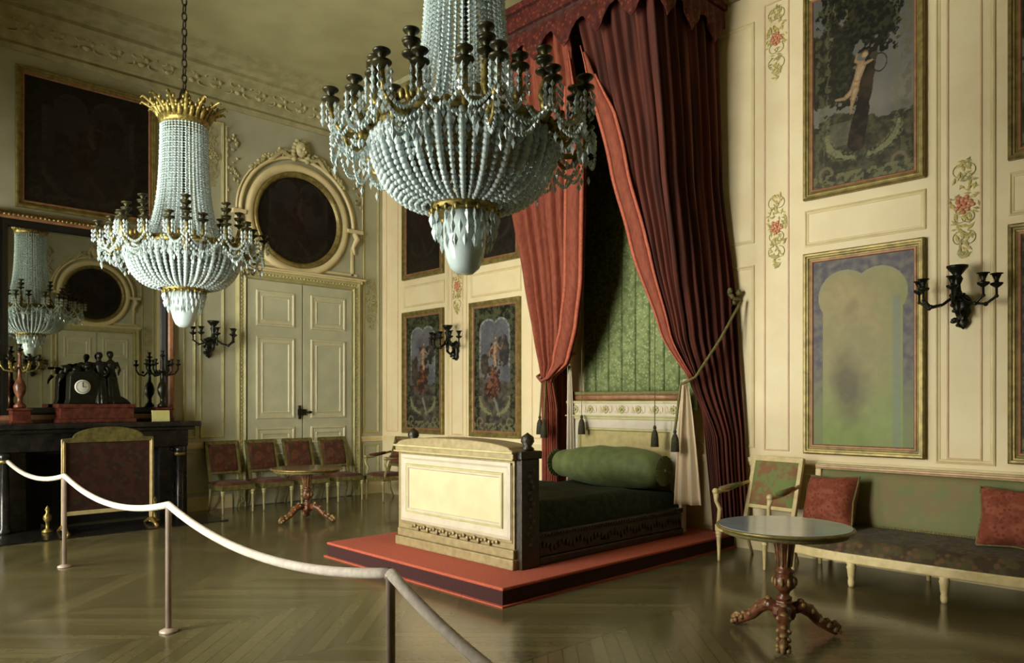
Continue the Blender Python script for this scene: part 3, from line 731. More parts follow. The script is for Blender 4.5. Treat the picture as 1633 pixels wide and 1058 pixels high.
# ---- candelabra
def candle_cup(mb, x, y, z, s=1.):
    mb.lathe([(.006 * s, -.03 * s), (.03 * s, -.012 * s), (.034 * s, -.006 * s), (.034 * s, 0), (.012 * s, .004 * s), (.012 * s, .018 * s), (.018 * s, .03 * s), (.018 * s, .042 * s), (.024 * s, .046 * s), (.024 * s, .05 * s), (.0, .05 * s)], 12, c=(x, y, z))
def wide_cup(mb, x, y, z, s=1.):
    mb.lathe([(.008, -.045), (.018, -.03), (.024, -.022), (.046, -.014), (.052, -.006), (.050, 0), (.016, .004), (.014, .014), (.022, .026), (.024, .038), (.040, .042), (.046, .05), (.044, .056), (.0, .054)], 16, c=(x, y, z), scale=(1, 1))
def candelabrum(loc, label, mbase, mshaft, grp='pair of candelabra on the mantel'):
    t = thing('candelabrum', label, 'candelabrum', loc, 0, grp)
    MB().box(-.10, .10, -.10, .10, 0, .16).box(-.115, .115, -.115, .115, .16, .19).box(-.115, .115, -.115, .115, 0, .03).build('base', mbase, t, bevel=.008)
    MB().lathe([(.06, .19), (.07, .22), (.03, .26), (.03, .32), (.06, .38), (.07, .45), (.05, .52), (.025, .56), (.02, .66), (.035, .70), (.02, .74), (.015, .84), (.03, .86), (.0, .9)], 20).build('shaft', mshaft, t)
    for k in range(6):
        w = k * PI / 3 + .3; ca, sa = math.cos(w), math.sin(w)
        a = MB().tube([(.02 * ca, .02 * sa, .70), (.08 * ca, .08 * sa, .64), (.16 * ca, .16 * sa, .66), (.20 * ca, .20 * sa, .72), (.20 * ca, .20 * sa, .77)], [.012, .012, .01, .01, .009], 7).ball((.1 * ca, .1 * sa, .69), .018).build('arm', 'ormolu' if mshaft != 'bronze' else 'bronze', t)
        c = MB(); candle_cup(c, .20 * ca, .20 * sa, .80, 1.1); c.build('candle_cup', 'bronze', a)
    c = MB(); candle_cup(c, 0, 0, .92, 1.2); c.build('candle_cup', 'bronze', t)
candelabrum((-10.82, 2.0, 1.33), 'red and gold candelabrum at the far left end of the mantel', 'red_marble', 'mahogany')
candelabrum((-10.82, 3.68, 1.33), 'dark bronze candelabrum at the right end of the mantel', 'red_marble', 'bronze')
k = tag(MB().box(-.006, .006, -.115, .115, 0, .15).build('notice_card', 'card', loc=(-10.64, 3.60, 1.332)), 'small pale yellow card propped at the foot of the right candelabrum', 'card')
k.rotation_euler = (0, R(-6), 0)

# ================================================================== WALL SCONCES
def sconce(T, rotz, a, label):
    loc = T(a, 0, 2.24)
    t = thing('wall_sconce', label, 'sconce', loc, rotz, 'bronze wall sconces')   # local: wall at y=0, projects to -y
    bp = MB(); rnd = random.Random(4)
    bp.lathe([(.0, 0), (.025, .02), (.05, .06), (.035, .1), (.06, .15), (.05, .2), (.07, .25), (.04, .3), (0, .32)], 12, c=(0, -.03, 0), scale=(1, .6))
    for k in range(30): bp.ball((rnd.uniform(-.07, .07), rnd.uniform(-.07, -.03), rnd.uniform(.03, .28)), (rnd.uniform(.012, .03), .02, rnd.uniform(.012, .03)), 6, 5)
    bp.build('back_plate', 'bronze', t, recalc=False)
    st = MB().tube([(0, -.06, .16), (0, -.14, .10), (0, -.2, .14), (0, -.2, .26)], [.02, .022, .022, .03], 10)
    st.lathe([(.03, .24), (.05, .28), (.03, .33), (.025, .38), (.045, .43), (.03, .46), (.06, .50), (.085, .53), (.085, .545), (0, .55)], 18, c=(0, -.2, 0))
    for k in range(8): st.ball((.05 * math.cos(k * .785), -.2 + .05 * math.sin(k * .785), .29), .016, 7, 5)
    st.build('stem', 'bronze', t)
    for k, w in enumerate((-175, -140, -90, -40, -5)):
        ca, sa = math.cos(R(w)), math.sin(R(w)); r = .30 if k != 2 else .2
        pts = [(.04 * ca, -.2 + .04 * sa, .27), (.12 * ca, -.2 + .1 * sa, .21), (.22 * ca * r / .3, -.2 + .2 * sa * r / .3, .19), (r * ca, -.2 + r * sa * .7, .25), (r * ca, -.2 + r * sa * .7, .32)]
        am = MB().tube(pts, [.014, .012, .012, .012, .01], 7).ball(pts[2], .02, 7, 5).ball(pts[3], .017, 7, 5).build('arm', 'bronze', t)
        c = MB(); candle_cup(c, r * ca, -.2 + r * sa * .7, .36, 1.45); c.lathe([(.03, .05), (.036, .07), (.05, .075), (.05, .08), (0, .08)], 12, c=(r * ca, -.2 + r * sa * .7, .36)); c.build('candle_cup', 'bronze', am)
    return t
s0 = sconce(TN, 0, -1.99, 'black bronze sconce on the bed wall above the sofa, right of the pale painting')
dup(s0, TN(-9.03, 0, 2.24), 0, 'dark sconce between the two lower figure paintings left of the bed')
dup(s0, TW(4.42, 0, 2.24), R(90), 'dark sconce between the mantel mirror and the double door')
dup(s0, TE(4.42, 0, 2.24), R(-90), 'dark sconce on the opposite wall, seen only in the mirror beside the left candelabrum')

# ================================================================== CHANDELIERS
def chandelier(loc, label):
    """local z = height above the lowest drop (2.40 m over the floor)"""
    t = thing('chandelier', label, 'chandelier', loc, 0, 'crystal chandeliers'); Z = lambda z: z - 2.40
    rnd = random.Random(11)
    ch = MB(); z = 4.62; k = 0
    ch.tube([(0, 0, Z(2.8)), (0, 0, Z(4.62))], .018, 8)
    while z < 6.53:
        M = Matrix.Translation((0, 0, Z(z))) @ Matrix.Rotation(R(90) * (k % 2), 4, 'Z')
        ch.tube([(.024 * math.cos(w), 0, .048 * math.sin(w)) for w in [i * PI / 5 for i in range(11)]], .008, 5, M=M)
        z += .078; k += 1
    ch.ball((0, 0, Z(4.66)), (.05, .05, .10)); ch.lathe([(.1, 0), (.09, .05), (.02, .08)][::-1], 16, c=(0, 0, Z(6.47)))
    ch.build('chain', 'chain', t, recalc=False)
    cn = MB()
    cn.lathe([(.21, Z(4.36)), (.235, Z(4.38)), (.235, Z(4.43)), (.215, Z(4.45)), (.215, Z(4.37))], 32)
    for k in range(14):
        for f, r, h in ((0, 1, 1), (.224, .66, .7)):
            cw, sw_ = math.cos(k * PI / 7 + f), math.sin(k * PI / 7 + f)
            cn.tube([(q * cw, q * sw_, Z(4.42 + z * h)) for q, z in ((.215, 0), (.24, .06), (.30 * (.7 + .3 * r), .12), (.36 * r + .03, .165), (.39 * r + .02, .14))], [.028, .030, .022, .014, .006], 6)
            for q, z, sd in ((.26, .08, 1), (.26, .08, -1), (.32 * (.7 + .3 * r), .14 * h, 1), (.32 * (.7 + .3 * r), .14 * h, -1)):
                cn.ball((q * cw - sd * .026 * sw_, q * sw_ + sd * .026 * cw, Z(4.42 + z)), (.018, .018, .024), 6, 4)
    cn.build('crown', 'ormolu', t, recalc=False)
    ch = MB()
    for k in range(12):
        w = k * PI / 6 + .26; ch.tube([(.20 * math.cos(w), .20 * math.sin(w), Z(4.44)), (.12 * math.cos(w), .12 * math.sin(w), Z(4.58)), (0, 0, Z(4.7))], .008, 5)
    ch.build('crown_rods', 'mahogany', t, recalc=False)
    # ring at bowl rim
    rg = MB().lathe([(.51, Z(3.10)), (.54, Z(3.11)), (.55, Z(3.14)), (.53, Z(3.18)), (.50, Z(3.18)), (.50, Z(3.10))], 60)
    for k in range(36):
        w = k * PI / 18; rg.ball((.545 * math.cos(w), .545 * math.sin(w), Z(3.15)), (.022, .022, .034), 7, 5)
    rg.build('ring', 'ormolu', t, recalc=False)
    lr = MB().lathe([(.185, Z(2.70)), (.20, Z(2.71)), (.20, Z(2.77)), (.17, Z(2.78)), (.17, Z(2.70))], 40)
    for k in range(20): lr.ball((.2 * math.cos(k * PI / 10), .2 * math.sin(k * PI / 10), Z(2.70)), (.014, .014, .022), 6, 4)
    lr.build('lower_ring', 'ormolu', t, recalc=False)
    # crystal column
    cc = MB()
    for k in range(42):
        w = k * 2 * PI / 42; n = 48
        for j in range(n):
            q = j / (n - 1); r = .215 + .015 * q + .10 * q ** 3.0 + .06 * q ** 8
            zz = 4.38 - 1.20 * q
            cc.octa((r * math.cos(w), r * math.sin(w), Z(zz)), .0135 + .004 * (j % 2), .0145, w)
    for k in range(14):                                           # looser inner strands
        w = k * 2 * PI / 14 + .1
        for j in range(26): cc.octa((.15 * math.cos(w), .15 * math.sin(w), Z(4.3 - .042 * j)), .018, .022, w)
    o = cc.build('crystal_column', 'crystal', t, recalc=False); o['kind'] = 'stuff'
    # bowl: strands of cut beads from ring to lower ring
    def bowl(q):
        a = q * PI / 2; return .19 + .35 * math.cos(a) ** .8 if q < 1 else .19, 3.10 - .36 * math.sin(a) ** 1.15
    bc = MB()
    for k in range(52):
        w = k * 2 * PI / 52; n = 17
        for j in range(n):
            r, zz = bowl(j / n); sz = (.026 if k % 2 == 0 else .019) * (.45 + .55 * r / .54)
            bc.bead((r * math.cos(w), r * math.sin(w), Z(zz)), sz * .92, sz * 1.05)
    for k in range(104):
        w = k * 2 * PI / 104
        for j, (dr, dz) in enumerate(((.012, .02), (.02, .055), (.02, .095), (.016, .135), (.004, .175))):
            if j > 2 and k % 3 == 0: continue
            bc.octa(((.53 + dr - .018 * j) * math.cos(w + .03 * (j % 2)), (.53 + dr - .018 * j) * math.sin(w + .03 * (j % 2)), Z(3.11 - dz)), .0165, .027, w + 1)
    o = bc.build('crystal_bowl', 'crystal', t, recalc=False); o['kind'] = 'stuff'
    # lower skirt of drops round a glass bulb
    sk = MB()
    for ring, (r, zz, n, L) in enumerate(((.195, 2.66, 30, .045), (.18, 2.59, 26, .045), (.155, 2.52, 18, .04))):
        for k in range(n):
            if rnd.random() < .15: continue
            w = (k + .5 * ring) * 2 * PI / n; sk.octa((r * math.cos(w), r * math.sin(w), Z(zz)), .016, L, w)
    o = sk.build('crystal_skirt', 'crystal', t, recalc=False); o['kind'] = 'stuff'
    MB().lathe([(0, Z(2.345)), (.05, Z(2.35)), (.085, Z(2.38)), (.11, Z(2.44)), (.125, Z(2.52)), (.13, Z(2.62)), (.12, Z(2.70)), (0, Z(2.72))], 28).build('glass_bulb', 'crystal', t)
    # arms
    for k in range(8):
        w0 = k * PI / 4 + .30
        def Q(r, z, dw=0.): return (r * math.cos(w0 + dw), r * math.sin(w0 + dw), Z(z))
        am = MB()
        am.tube([Q(.52, 3.14), Q(.59, 3.09), Q(.67, 3.10), Q(.75, 3.16), Q(.765, 3.25)], [.024, .02, .018, .016, .014], 7)
        for dw in (-.22, .22):
            am.tube([Q(.54, 3.14, dw * .3), Q(.61, 3.12, dw), Q(.66, 3.17, dw), Q(.66, 3.26, dw)], [.02, .018, .016, .013], 7)
            am.ball(Q(.64, 3.16, dw), .03, 7, 5)
        am.tube([Q(.52, 3.16), Q(.55, 3.22), Q(.50, 3.29), Q(.52, 3.38)], [.022, .034, .022, .014], 8)
        am.ball(Q(.53, 3.23), (.036, .036, .05), 8, 6); am.ball(Q(.59, 3.1), .032, 8, 6); am.ball(Q(.71, 3.13), .026, 7, 5)
        am.tube([Q(.70, 3.12), Q(.67, 3.04), Q(.62, 3.02), Q(.57, 3.06)], [.013, .015, .015, .01], 6)
        for dw in (-.11, 0, .11): am.ball(Q(.60, 3.19, dw), (.02, .02, .032), 6, 4)
        a = am.build('arm', 'ormolu', t, recalc=False)
        for (r, z, dw) in ((.765, 3.29, 0), (.66, 3.31, -.22), (.66, 3.31, .22), (.52, 3.43, 0)):
            c = MB(); wide_cup(c, *Q(r, z, dw)); c.build('candle_cup', 'cup_bronze', a, recalc=False)
        c = MB(); wide_cup(c, *Q(.52, 3.50)); c.build('candle_cup', 'cup_bronze', a, recalc=False)
        cd = MB()
        for (r, z, dw) in ((.765, 3.27, 0), (.66, 3.29, -.22), (.66, 3.29, .22)):
            for q in range(7):
                ww = q * 2 * PI / 7; x, y, zz = Q(r, z, dw)
                for j in range(3): cd.octa((x + .048 * math.cos(ww), y + .048 * math.sin(ww), zz - .03 - .042 * j), .012, .021, ww)
        for (ra, za, da, rb, zb, db) in ((.765, 3.20, 0, .66, 3.2, .26), (.765, 3.20, 0, .66, 3.2, -.26), (.76, 3.14, 0, .55, 3.06, 0), (.66, 3.2, .22, .66, 3.2, .55), (.70, 3.08, .0, .68, 3.08, .39), (.76, 3.12, -.0, .76, 3.12, .38), (.76, 3.12, .38, .76, 3.12, .78)):
            for j in range(15):
                q = j / 14; sag = .13 * 4 * q * (1 - q)
                cd.octa(Q(ra + (rb - ra) * q, za + (zb - za) * q - sag, da + (db - da) * q), .0125, .017, q)
        for q in range(16):
            rr = .66 + .10 * math.cos(q * 1.9); cd.octa(Q(rr, 3.06 - .045 * (q % 4), .2 * math.sin(q * 1.3)), .013, .03, q)
        o = cd.build('crystal_drops', 'crystal', a, recalc=False); o['kind'] = 'stuff'
    return t
c0 = chandelier((-3.34, MIDY, 2.40), 'large near crystal chandelier hanging before the bed canopy')
dup(c0, (-7.70, MIDY, 2.40), R(9), 'farther crystal chandelier hanging by a dark chain before the mantel mirror')

# ================================================================== BED
t = thing('dais', 'low red carpeted platform under the bed', 'platform', (-5.55, 5.72, 0))
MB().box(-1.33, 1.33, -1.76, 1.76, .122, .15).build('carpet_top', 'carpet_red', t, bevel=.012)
MB().box(-1.32, 1.32, -1.75, 1.76, 0, .122).build('carpet_side', 'carpet_shaded', t)
MB().box(-1.35, 1.35, -1.78, 1.76, 0, .012).build('carpet_border', 'carpet_red', t)

B = thing('bed', 'grand gilt bed with pale panelled footboard and dark green cover on red platform', 'bed', (-5.45, 5.75, .15))
# footboard (front face at local y=-1.30)
w = .835
fb = MB()
fb.box(-w, w, -1.28, -1.08, .16, .94); fb.box(-w + .02, w - .02, -1.29, -1.28, .22, .9)
fo = fb.build('footboard', 'bed_gold', B, bevel=.006)
pl = MB().box(-w - .03, w + .03, -1.33, -1.04, 0, .09); pl.box(-w - .015, w + .015, -1.31, -1.06, .09, .17); pl.build('plinth', 'bed_gold', fo, bevel=.01)
cn = [(-w - .03, .94), (w + .03, .94), (w + .03, 1.02)] + [(w * math.cos(q) * .98, 1.04 + .065 * math.sin(q)) for q in [PI * k / 20 for k in range(21)]] + [(-w - .03, 1.02)]
MB().prism(cn, -1.33, -1.04).build('crest', 'bed_gold', fo, bevel=.01)
MB().box(-w - .04, w + .04, -1.345, -1.33, .945, .96).box(-w - .04, w + .04, -1.35, -1.33, 1.0, 1.02).build('crest_moulding', 'gilt_line', fo, bevel=.004)
MB().frame(lambda a, e, z: (a, -1.28 - e, z), -w + .03, w - .03, .25, .92, [(0, 0), (0, .02), (.03, .028), (.05, .018), (.10, .018), (.11, .03), (.13, .03), (.145, .005)]).build('panel_frame', 'bed_white', fo, recalc=False)
MB().frame(lambda a, e, z: (a, -1.28 - e, z), -w + .12, w - .12, .34, .83, [(0, .018), (.005, .034), (.02, .034), (.03, .02)]).build('gilt_fillet', 'gilt_line', fo, recalc=False)
MB().box(-w + .15, w - .15, -1.296, -1.288, .37, .80).build('panel', 'bed_panel', fo)
or_ = MB()
for k in range(26):
    a = -.62 + k * .05
    or_.ball((a, -1.30, .205 + .012 * math.sin(k * 2.1)), (.02, .012, .014 + .008 * (k % 3)), 7, 5)
or_.build('carved_band', 'bed_gold', fo, recalc=False); or_ = MB()
for k in range(18): scroll(or_, lambda a, e, z: (a, -1.30 - e * .05, z), -.72 + k * .085, .05, .98, .035, 1 if k % 2 else -1, .005)
or_.build('scroll_band', 'bed_gold', fo, recalc=False)
for s in (-1, 1):                                               # end posts of the footboard with finials
    p = MB().box(s * w - .07, s * w + .07, -1.26, -1.04, .0, .95).box(s * w - .085, s * w + .085, -1.28, -1.02, .95, 1.02)
    po = p.build('post', 'bed_shaded' if s > 0 else 'bed_gold', B, bevel=.008)
    MB().lathe([(.05, 1.02), (.06, 1.04), (.035, 1.06), (.06, 1.10), (.055, 1.14), (.0, 1.18)], 16, c=(s * w, -1.12, 0)).build('finial', 'bed_shaded', po)
    q = MB()
    for k in range(14): q.ball((s * (w + .07), -1.15 + .025 * math.sin(k * 2), .2 + k * .05), (.012, .03, .024), 7, 5)
    q.build('carving', 'bed_shaded', po, recalc=False)
    r = MB().box(s * w - .05, s * w + .05, -1.04, 1.24, .0, .07).box(s * w - .03, s * w + .03, -1.04, 1.24, .07, .24).box(s * w - .05, s * w + .05, -1.04, 1.24, .24, .29)
    ro = r.build('side_rail', 'bed_shaded', B, bevel=.01)
    q = MB()
    for k in range(44): q.ball((s * (w + .032), -1.0 + k * .051, .155 + .02 * math.sin(k * 1.3)), (.012, .022, .026 + .01 * (k % 2)), 7, 5)
    q.build('carving', 'bed_shaded', ro, recalc=False); q = MB()
    for k in range(56): q.ball((s * (w + .05), -1.02 + k * .0405, .265), (.010, .014, .014), 6, 4)
    q.build('beading', 'bed_shaded', ro, recalc=False)
# headboard
hy = 1.30
hb = MB().box(-.82, -.69, hy, hy + .1, .0, 1.24).box(.69, .82, hy, hy + .1, 0, 1.24).box(-.69, .69, hy, hy + .1, 1.13, 1.24)
ho = hb.build('headboard', 'bed_white', B, bevel=.006)
MB().box(-.69, .69, hy + .03, hy + .06, .2, 1.13).build('panel', 'bed_tan', ho)
MB().frame(lambda a, e, z: (a, hy + .03 - e, z), -.69, .69, .3, 1.13, [(0, 0), (0, .02), (.02, .025), (.035, .0)]).build('panel_fillet', 'gilt_line', ho, recalc=False)
MB().box(-.85, .85, hy - .02, hy + .12, 1.24, 1.27).box(-.87, .87, hy - .04, hy + .12, 1.27, 1.285).box(-.86, .86, hy - .03, hy + .12, 1.43, 1.46).build('ledge', 'gilt_line', ho, bevel=.004)
MB().box(-.84, .84, hy - .01, hy + .11, 1.285, 1.43).build('frieze', 'bed_white', ho)
q = MB(); q2 = MB()
for k in range(7):
    a = -.72 + k * .24
    for j in range(8): q.ball((a + .035 * math.cos(j * .785), hy - .015, 1.357 + .035 * math.sin(j * .785)), (.016, .008, .016), 7, 5)
    q.ball((a, hy - .02, 1.357), .015, 7, 5)
    for sg in (-1, 1): q2.ball((a + sg * .085, hy - .012, 1.357), (.02, .006, .04), 7, 5); q2.ball((a + sg * .06, hy - .012, 1.33), (.012, .006, .02), 7, 5)
q.build('rosettes', 'gilt_line', ho, recalc=False); q2.build('frieze_leaves', 'lining', ho, recalc=False)
MB().tube([(-.86, hy + .05, 1.50), (-.4, hy + .05, 1.505), (0, hy + .05, 1.51), (.4, hy + .05, 1.505), (.86, hy + .05, 1.50)], .045, 14).build('top_roll', 'frame_red', ho)
MB().box(-.86, .86, hy + .0, hy + .12, 1.53, 1.575).build('top_fringe', 'trim_green', ho, bevel=.015)
# mattress and cover
def cover(u, v):
    x = (u - .5) * 2; y = -1.04 + v * 2.34
    e = min(1, (1 - abs(x)) * 7); e = math.sqrt(max(0, 1 - (1 - e) ** 2))
    z = .27 + (.27 - .07 * max(0, min(1, (y - .5) / .3)) + .03 * noise.noise(Vector((x * 2, y * 2, 1)))) * e
    if abs(x) > .999: z = .27
    return (x * .79, y, z)
MB().grid(cover, 60, 60).build('bed_cover', 'green_cover', B)
MB().box(-.77, .77, -1.03, 1.29, .08, .36).build('mattress', 'green_cover', B)

def bolst(u, v):
    x = -.80 + 1.58 * u; w_ = v * 2 * PI
    e = math.sqrt(max(0, 1 - abs(u * 2 - 1) ** 14))
    r = (.17 + .07 * math.sin(min(1, max(0, (1 - u) * 1.15)) * PI) ** .8) * e
    r *= 1 + .07 * noise.noise(Vector((x * 4, math.cos(w_) * 2, math.sin(w_) * 2))) + .03 * noise.noise(Vector((x * 5, math.cos(w_) * 9, math.sin(w_) * 9)))
    return (x, r * 1.05 * math.cos(w_), r * math.sin(w_) + .22)
bo = thing('bolster', 'rounded green satin bolster lying across the head of the bed', 'bolster', (-5.45, 6.78, .63))
MB().grid(bolst, 60, 28).build('cushion', 'green_bolster', bo)
e = MB()
def rosette(x, sg):
    m = MB(); n = 20; vs = [(x + sg * .012, 0, .22)]; fs = []
    for k in range(n * 2):
        w_ = k * PI / n; r = .165; vs.append((x + sg * (.0 if k % 2 else .012), r * math.cos(w_), .22 + r * math.sin(w_)))
    for k in range(n * 2): fs.append((0, 1 + k, 1 + (k + 1) % (n * 2)))
    m.add(vs, fs); m.ball((x + sg * .015, 0, .22), .018, 8, 6); return m
for sg in (-1, 1): rosette(.775 if sg > 0 else -.795, sg).build('end_rosette', 'green_bolster', bo, recalc=False, solid=.004)

# ---- canopy, hangings
cy0, cy1, cx0, cx1 = 6.12, NY, -6.65, -4.36
t = thing('bed_canopy', 'dark red bed canopy with pointed valance fixed high on the wall', 'canopy', (-5.5, NY, 5.9))
g = MB(); X = lambda x: x + 5.5; Y = lambda y: y - NY
for (o_, z0, z1) in ((.0, .0, .06), (.04, .06, .14), (.02, .14, .26), (.07, .26, .34)):
    g.box(X(cx0) - o_, X(cx1) + o_, Y(cy0) - o_, 0, z0, z1)
g.build('cornice', 'valance', t, bevel=.01)
def valance_strip(p0, p1, nrm, n):
    m = MB(); N = n * 16
    vs, fs = [], []
    for i in range(N + 1):
        u = i / N; x = p0[0] + (p1[0] - p0[0]) * u; y = p0[1] + (p1[1] - p0[1]) * u
        ph = (u * n) % 1.0 if i < N else 1.0
        drop = .16 + .24 * max(0, 1 - abs(ph - .5) * 2.6) ** .8
        b = .012 * math.sin(u * n * 6 * PI)
        vs += [(x + nrm[0] * (.02), y + nrm[1] * .02, .03), (x + nrm[0] * (.03 + b), y + nrm[1] * (.03 + b), -drop * .5), (x + nrm[0] * (.03 + b), y + nrm[1] * (.03 + b), -drop)]
    for i in range(N):
        for j in range(2): fs.append((i * 3 + j, i * 3 + j + 1, i * 3 + j + 4, i * 3 + j + 3))
    m.add(vs, fs, True); return m
v = valance_strip((X(cx0), Y(cy0)), (X(cx1), Y(cy0)), (0, -1), 5)
v.build('valance_front', 'valance', t, solid=.012, recalc=False)
valance_strip((X(cx1), Y(cy0)), (X(cx1), -.05), (1, 0), 3).build('valance_side', 'valance', t, solid=.012, recalc=False)
valance_strip((X(cx0), Y(cy0)), (X(cx0), -.05), (-1, 0), 3).build('valance_side', 'valance', t, solid=.012, recalc=False)

def gh(u, v):
    x = -6.32 + 1.66 * u; z = 5.85 - 4.35 * v; k = u * 8
    pleat = abs((k % 1) - .5) * 2
    return (x, 7.41 - .05 * (1 - pleat ** 14), z)
tag(MB().grid(gh, 256, 4).build('wall_hanging', 'green_silk', solid=.006, recalc=False), 'pleated green patterned silk hanging on the wall behind the headboard', 'hanging')

def interp(tab, z):
    if z >= tab[0][0]: return Vector(tab[0][1:])
    for a, b in zip(tab, tab[1:]):
        if z >= b[0]:
            q = (a[0] - z) / (a[0] - b[0]); q = q * q * (3 - 2 * q) * .35 + q * .65
            return Vector(a[1:]).lerp(Vector(b[1:]), q)
    return Vector(tab[-1][1:])
def drape(H, Cn, Bk, zs, folds, amp, sgn, nu=150):
    """curtain from hem H round the corner Cn to the wall Bk; tables are (z, x, y)"""
    vs = []; fs = []
    for z in zs:
        h, c, b = interp(H, z), interp(Cn, z), interp(Bk, z)
        l1, l2 = (c - h).length, (b - c).length; tot = l1 + l2
        for i in range(nu + 1):
            u = i / nu; s_ = u * 2
            # half of the cloth is on the front, half on the side
            if s_ < 1: p = h.lerp(c, s_); d = (c - h)
            else: p = c.lerp(b, s_ - 1); d = (b - c)
            d1 = (c - h).normalized() if l1 > 1e-4 else Vector((1, 0)); d2 = (b - c).normalized()
            bl = min(1, max(0, (s_ - .8) / .4)); dd = d1.lerp(d2, bl)
            nrm = Vector((dd.y, -dd.x)) * sgn
            if nrm.length > 1e-5: nrm.normalize()
            A = amp * (.55 + .45 * min(1, tot / 1.6))
            w_ = 2 * PI * folds * u + .35 * math.sin(z * 1.1) + .5 * math.sin(u * 9)
            off = A * (math.sin(w_) + .35 * math.sin(2.3 * w_ + z * .6))
            p = p + nrm * off
            vs.append((p.x, p.y, z))
    n = nu + 1
    for j in range(len(zs) - 1):
        for i in range(nu): fs.append((j * n + i, j * n + i + 1, (j + 1) * n + i + 1, (j + 1) * n + i))
    return MB().add(vs, fs, True)
def zrange(a, b, n): return [a + (b - a) * k / n for k in range(n + 1)]
RH = [(5.9, -5.42, 6.2), (5.2, -5.32, 6.3), (4.16, -5.12, 6.45), (3.3, -4.96, 6.6), (2.35, -4.70, 6.8), (1.82, -4.43, 6.90), (1.5, -4.34, 7.02), (.2, -4.24, 7.06)]
RC = [(5.9, -4.42, 6.2), (4.0, -4.42, 6.42), (3.0, -4.42, 6.62), (2.3, -4.42, 6.8), (1.82, -4.37, 6.95), (1.2, -4.22, 7.1), (.2, -4.16, 7.12)]
RB = [(5.9, -4.42, 7.44), (4.0, -4.36, 7.44), (2.7, -4.20, 7.44), (1.2, -4.10, 7.44), (.2, -4.04, 7.44)]
LH = [(5.9, -5.55, 6.2), (4.4, -5.46, 6.42), (3.0, -5.64, 6.6), (2.5, -5.84, 6.74), (2.08, -6.08, 6.86), (1.88, -6.42, 6.9), (1.5, -6.40, 6.96), (.2, -6.42, 6.98)]
LC = [(5.9, -6.58, 6.2), (4.0, -6.56, 6.34), (3.07, -6.50, 6.5), (2.4, -6.54, 6.7), (1.88, -6.58, 6.88), (1.2, -6.6, 6.92), (.2, -6.62, 6.95)]
LB = [(5.9, -6.58, 7.44), (4.0, -6.62, 7.44), (2.7, -6.7, 7.44), (1.88, -6.66, 7.40), (.2, -6.72, 7.44)]
def curtain(H, Cn, Bk, sgn, label, zb, cm):
    t = thing('bed_curtain', label, 'curtain', (0, 0, 0), 0, 'red bed curtains')
    zs = zrange(5.895, 1.88, 60) + zrange(1.82, zb, 24)
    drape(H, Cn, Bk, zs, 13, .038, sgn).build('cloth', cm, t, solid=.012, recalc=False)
    # coral red hem bands: front edge and one inner fold
    for off, wd, bm_ in ((0, .05, 'velvet_hem'), (.05, .17, 'velvet'), (.22, .045, 'velvet_hem')):
        vs, fs = [], []
        zz = zrange(5.50 - off * 1.6, 1.84, 50); off0, wd0 = off, wd
        for z in zz:
            tp = min(1, .12 + (5.5 - z) / .9); off, wd = off0 * tp, wd0 * tp
            h, c = interp(H, z), interp(Cn, z); d = (c - h); L = d.length; d.normalize(); nrm = Vector((d.y, -d.x)) * sgn
            p = h + d * min(off, L * off * 1.9) + nrm * .052; q = h + d * min(off + wd, L * (off + wd) * 1.9) + nrm * .058
            vs += [(p.x, p.y, z), ((p.x + q.x) / 2 + nrm.x * .014, (p.y + q.y) / 2 + nrm.y * .014, z), (q.x, q.y, z)]
        for j in range(len(zz) - 1):
            for i in range(2): fs.append((j * 3 + i, j * 3 + i + 1, j * 3 + i + 4, j * 3 + i + 3))
        MB().add(vs, fs, True).build('hem_band', bm_, t, solid=.008, recalc=False)
    return t
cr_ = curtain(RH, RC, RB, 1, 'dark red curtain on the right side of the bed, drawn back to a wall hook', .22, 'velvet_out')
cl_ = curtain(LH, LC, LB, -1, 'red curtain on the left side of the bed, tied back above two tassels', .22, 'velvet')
def lining(x0, x1, y0, y1, z0, z1, xt, yt, nm, parent, m):
    def fn(u, v):
        q = v ** .7; z = z1 + (z0 - z1) * v
        xa, xb = xt - .02 + (x0 - xt + .02) * q, xt + .02 + (x1 - xt - .02) * q
        x = xa + (xb - xa) * u; y = yt + (y0 + (y1 - y0) * u - yt) * q + .02 * math.sin(u * 5 * PI) * (.4 + v)
        return (x, y, z)
    return MB().grid(fn, 40, 20).build(nm, m, parent, solid=.008, recalc=False)
lining(-4.56, -4.29, 6.80, 6.90, .50, 1.84, -4.45, 6.84, 'lining', cr_, 'lining')
lining(-6.27, -6.18, 6.98, 7.04, .6, 2.05, -6.22, 6.98, 'lining', cl_, 'bed_white')

# ---- cords, tassels and tie-backs
def tassel(mb, x, y, z, s=1.):
    mb.lathe([(.0, 0), (.012, -.005), (.02, -.03), (.012, -.05), (.022, -.06), (.036, -.10), (.042, -.16), (.046, -.24), (.0, -.24)], 14, c=(x, y, z))
def cordset(pts, label, grp='curtain cords with tassels', r=.011):
    t = thing('tassel_cord', label, 'tassel', pts[-1], 0, grp); o = Vector(pts[-1])
    c = []
    for a, b in zip(pts, pts[1:]):
        for k in range(5): c.append(tuple(Vector(a).lerp(Vector(b), k / 5) - o))
    c.append((0, 0, 0)); MB().tube(c, r, 7).build('cord', 'trim_green', t)
    m = MB(); tassel(m, 0, 0, 0.01, 1.1); m.build('tassel', 'leaf_tassel', t)
cordset([(-4.10, 7.40, 2.70), (-4.19, 7.12, 2.27), (-4.32, 6.84, 1.86), (-4.45, 6.76, 1.78), (-4.48, 6.70, 1.3)], 'tassel cord running from the wall hook down past the pale lining', r=.015)
cordset([(-6.50, 6.78, 1.86), (-6.50, 6.74, 1.42)], 'dark tassel hanging below the tied left curtain, the left of the pair')
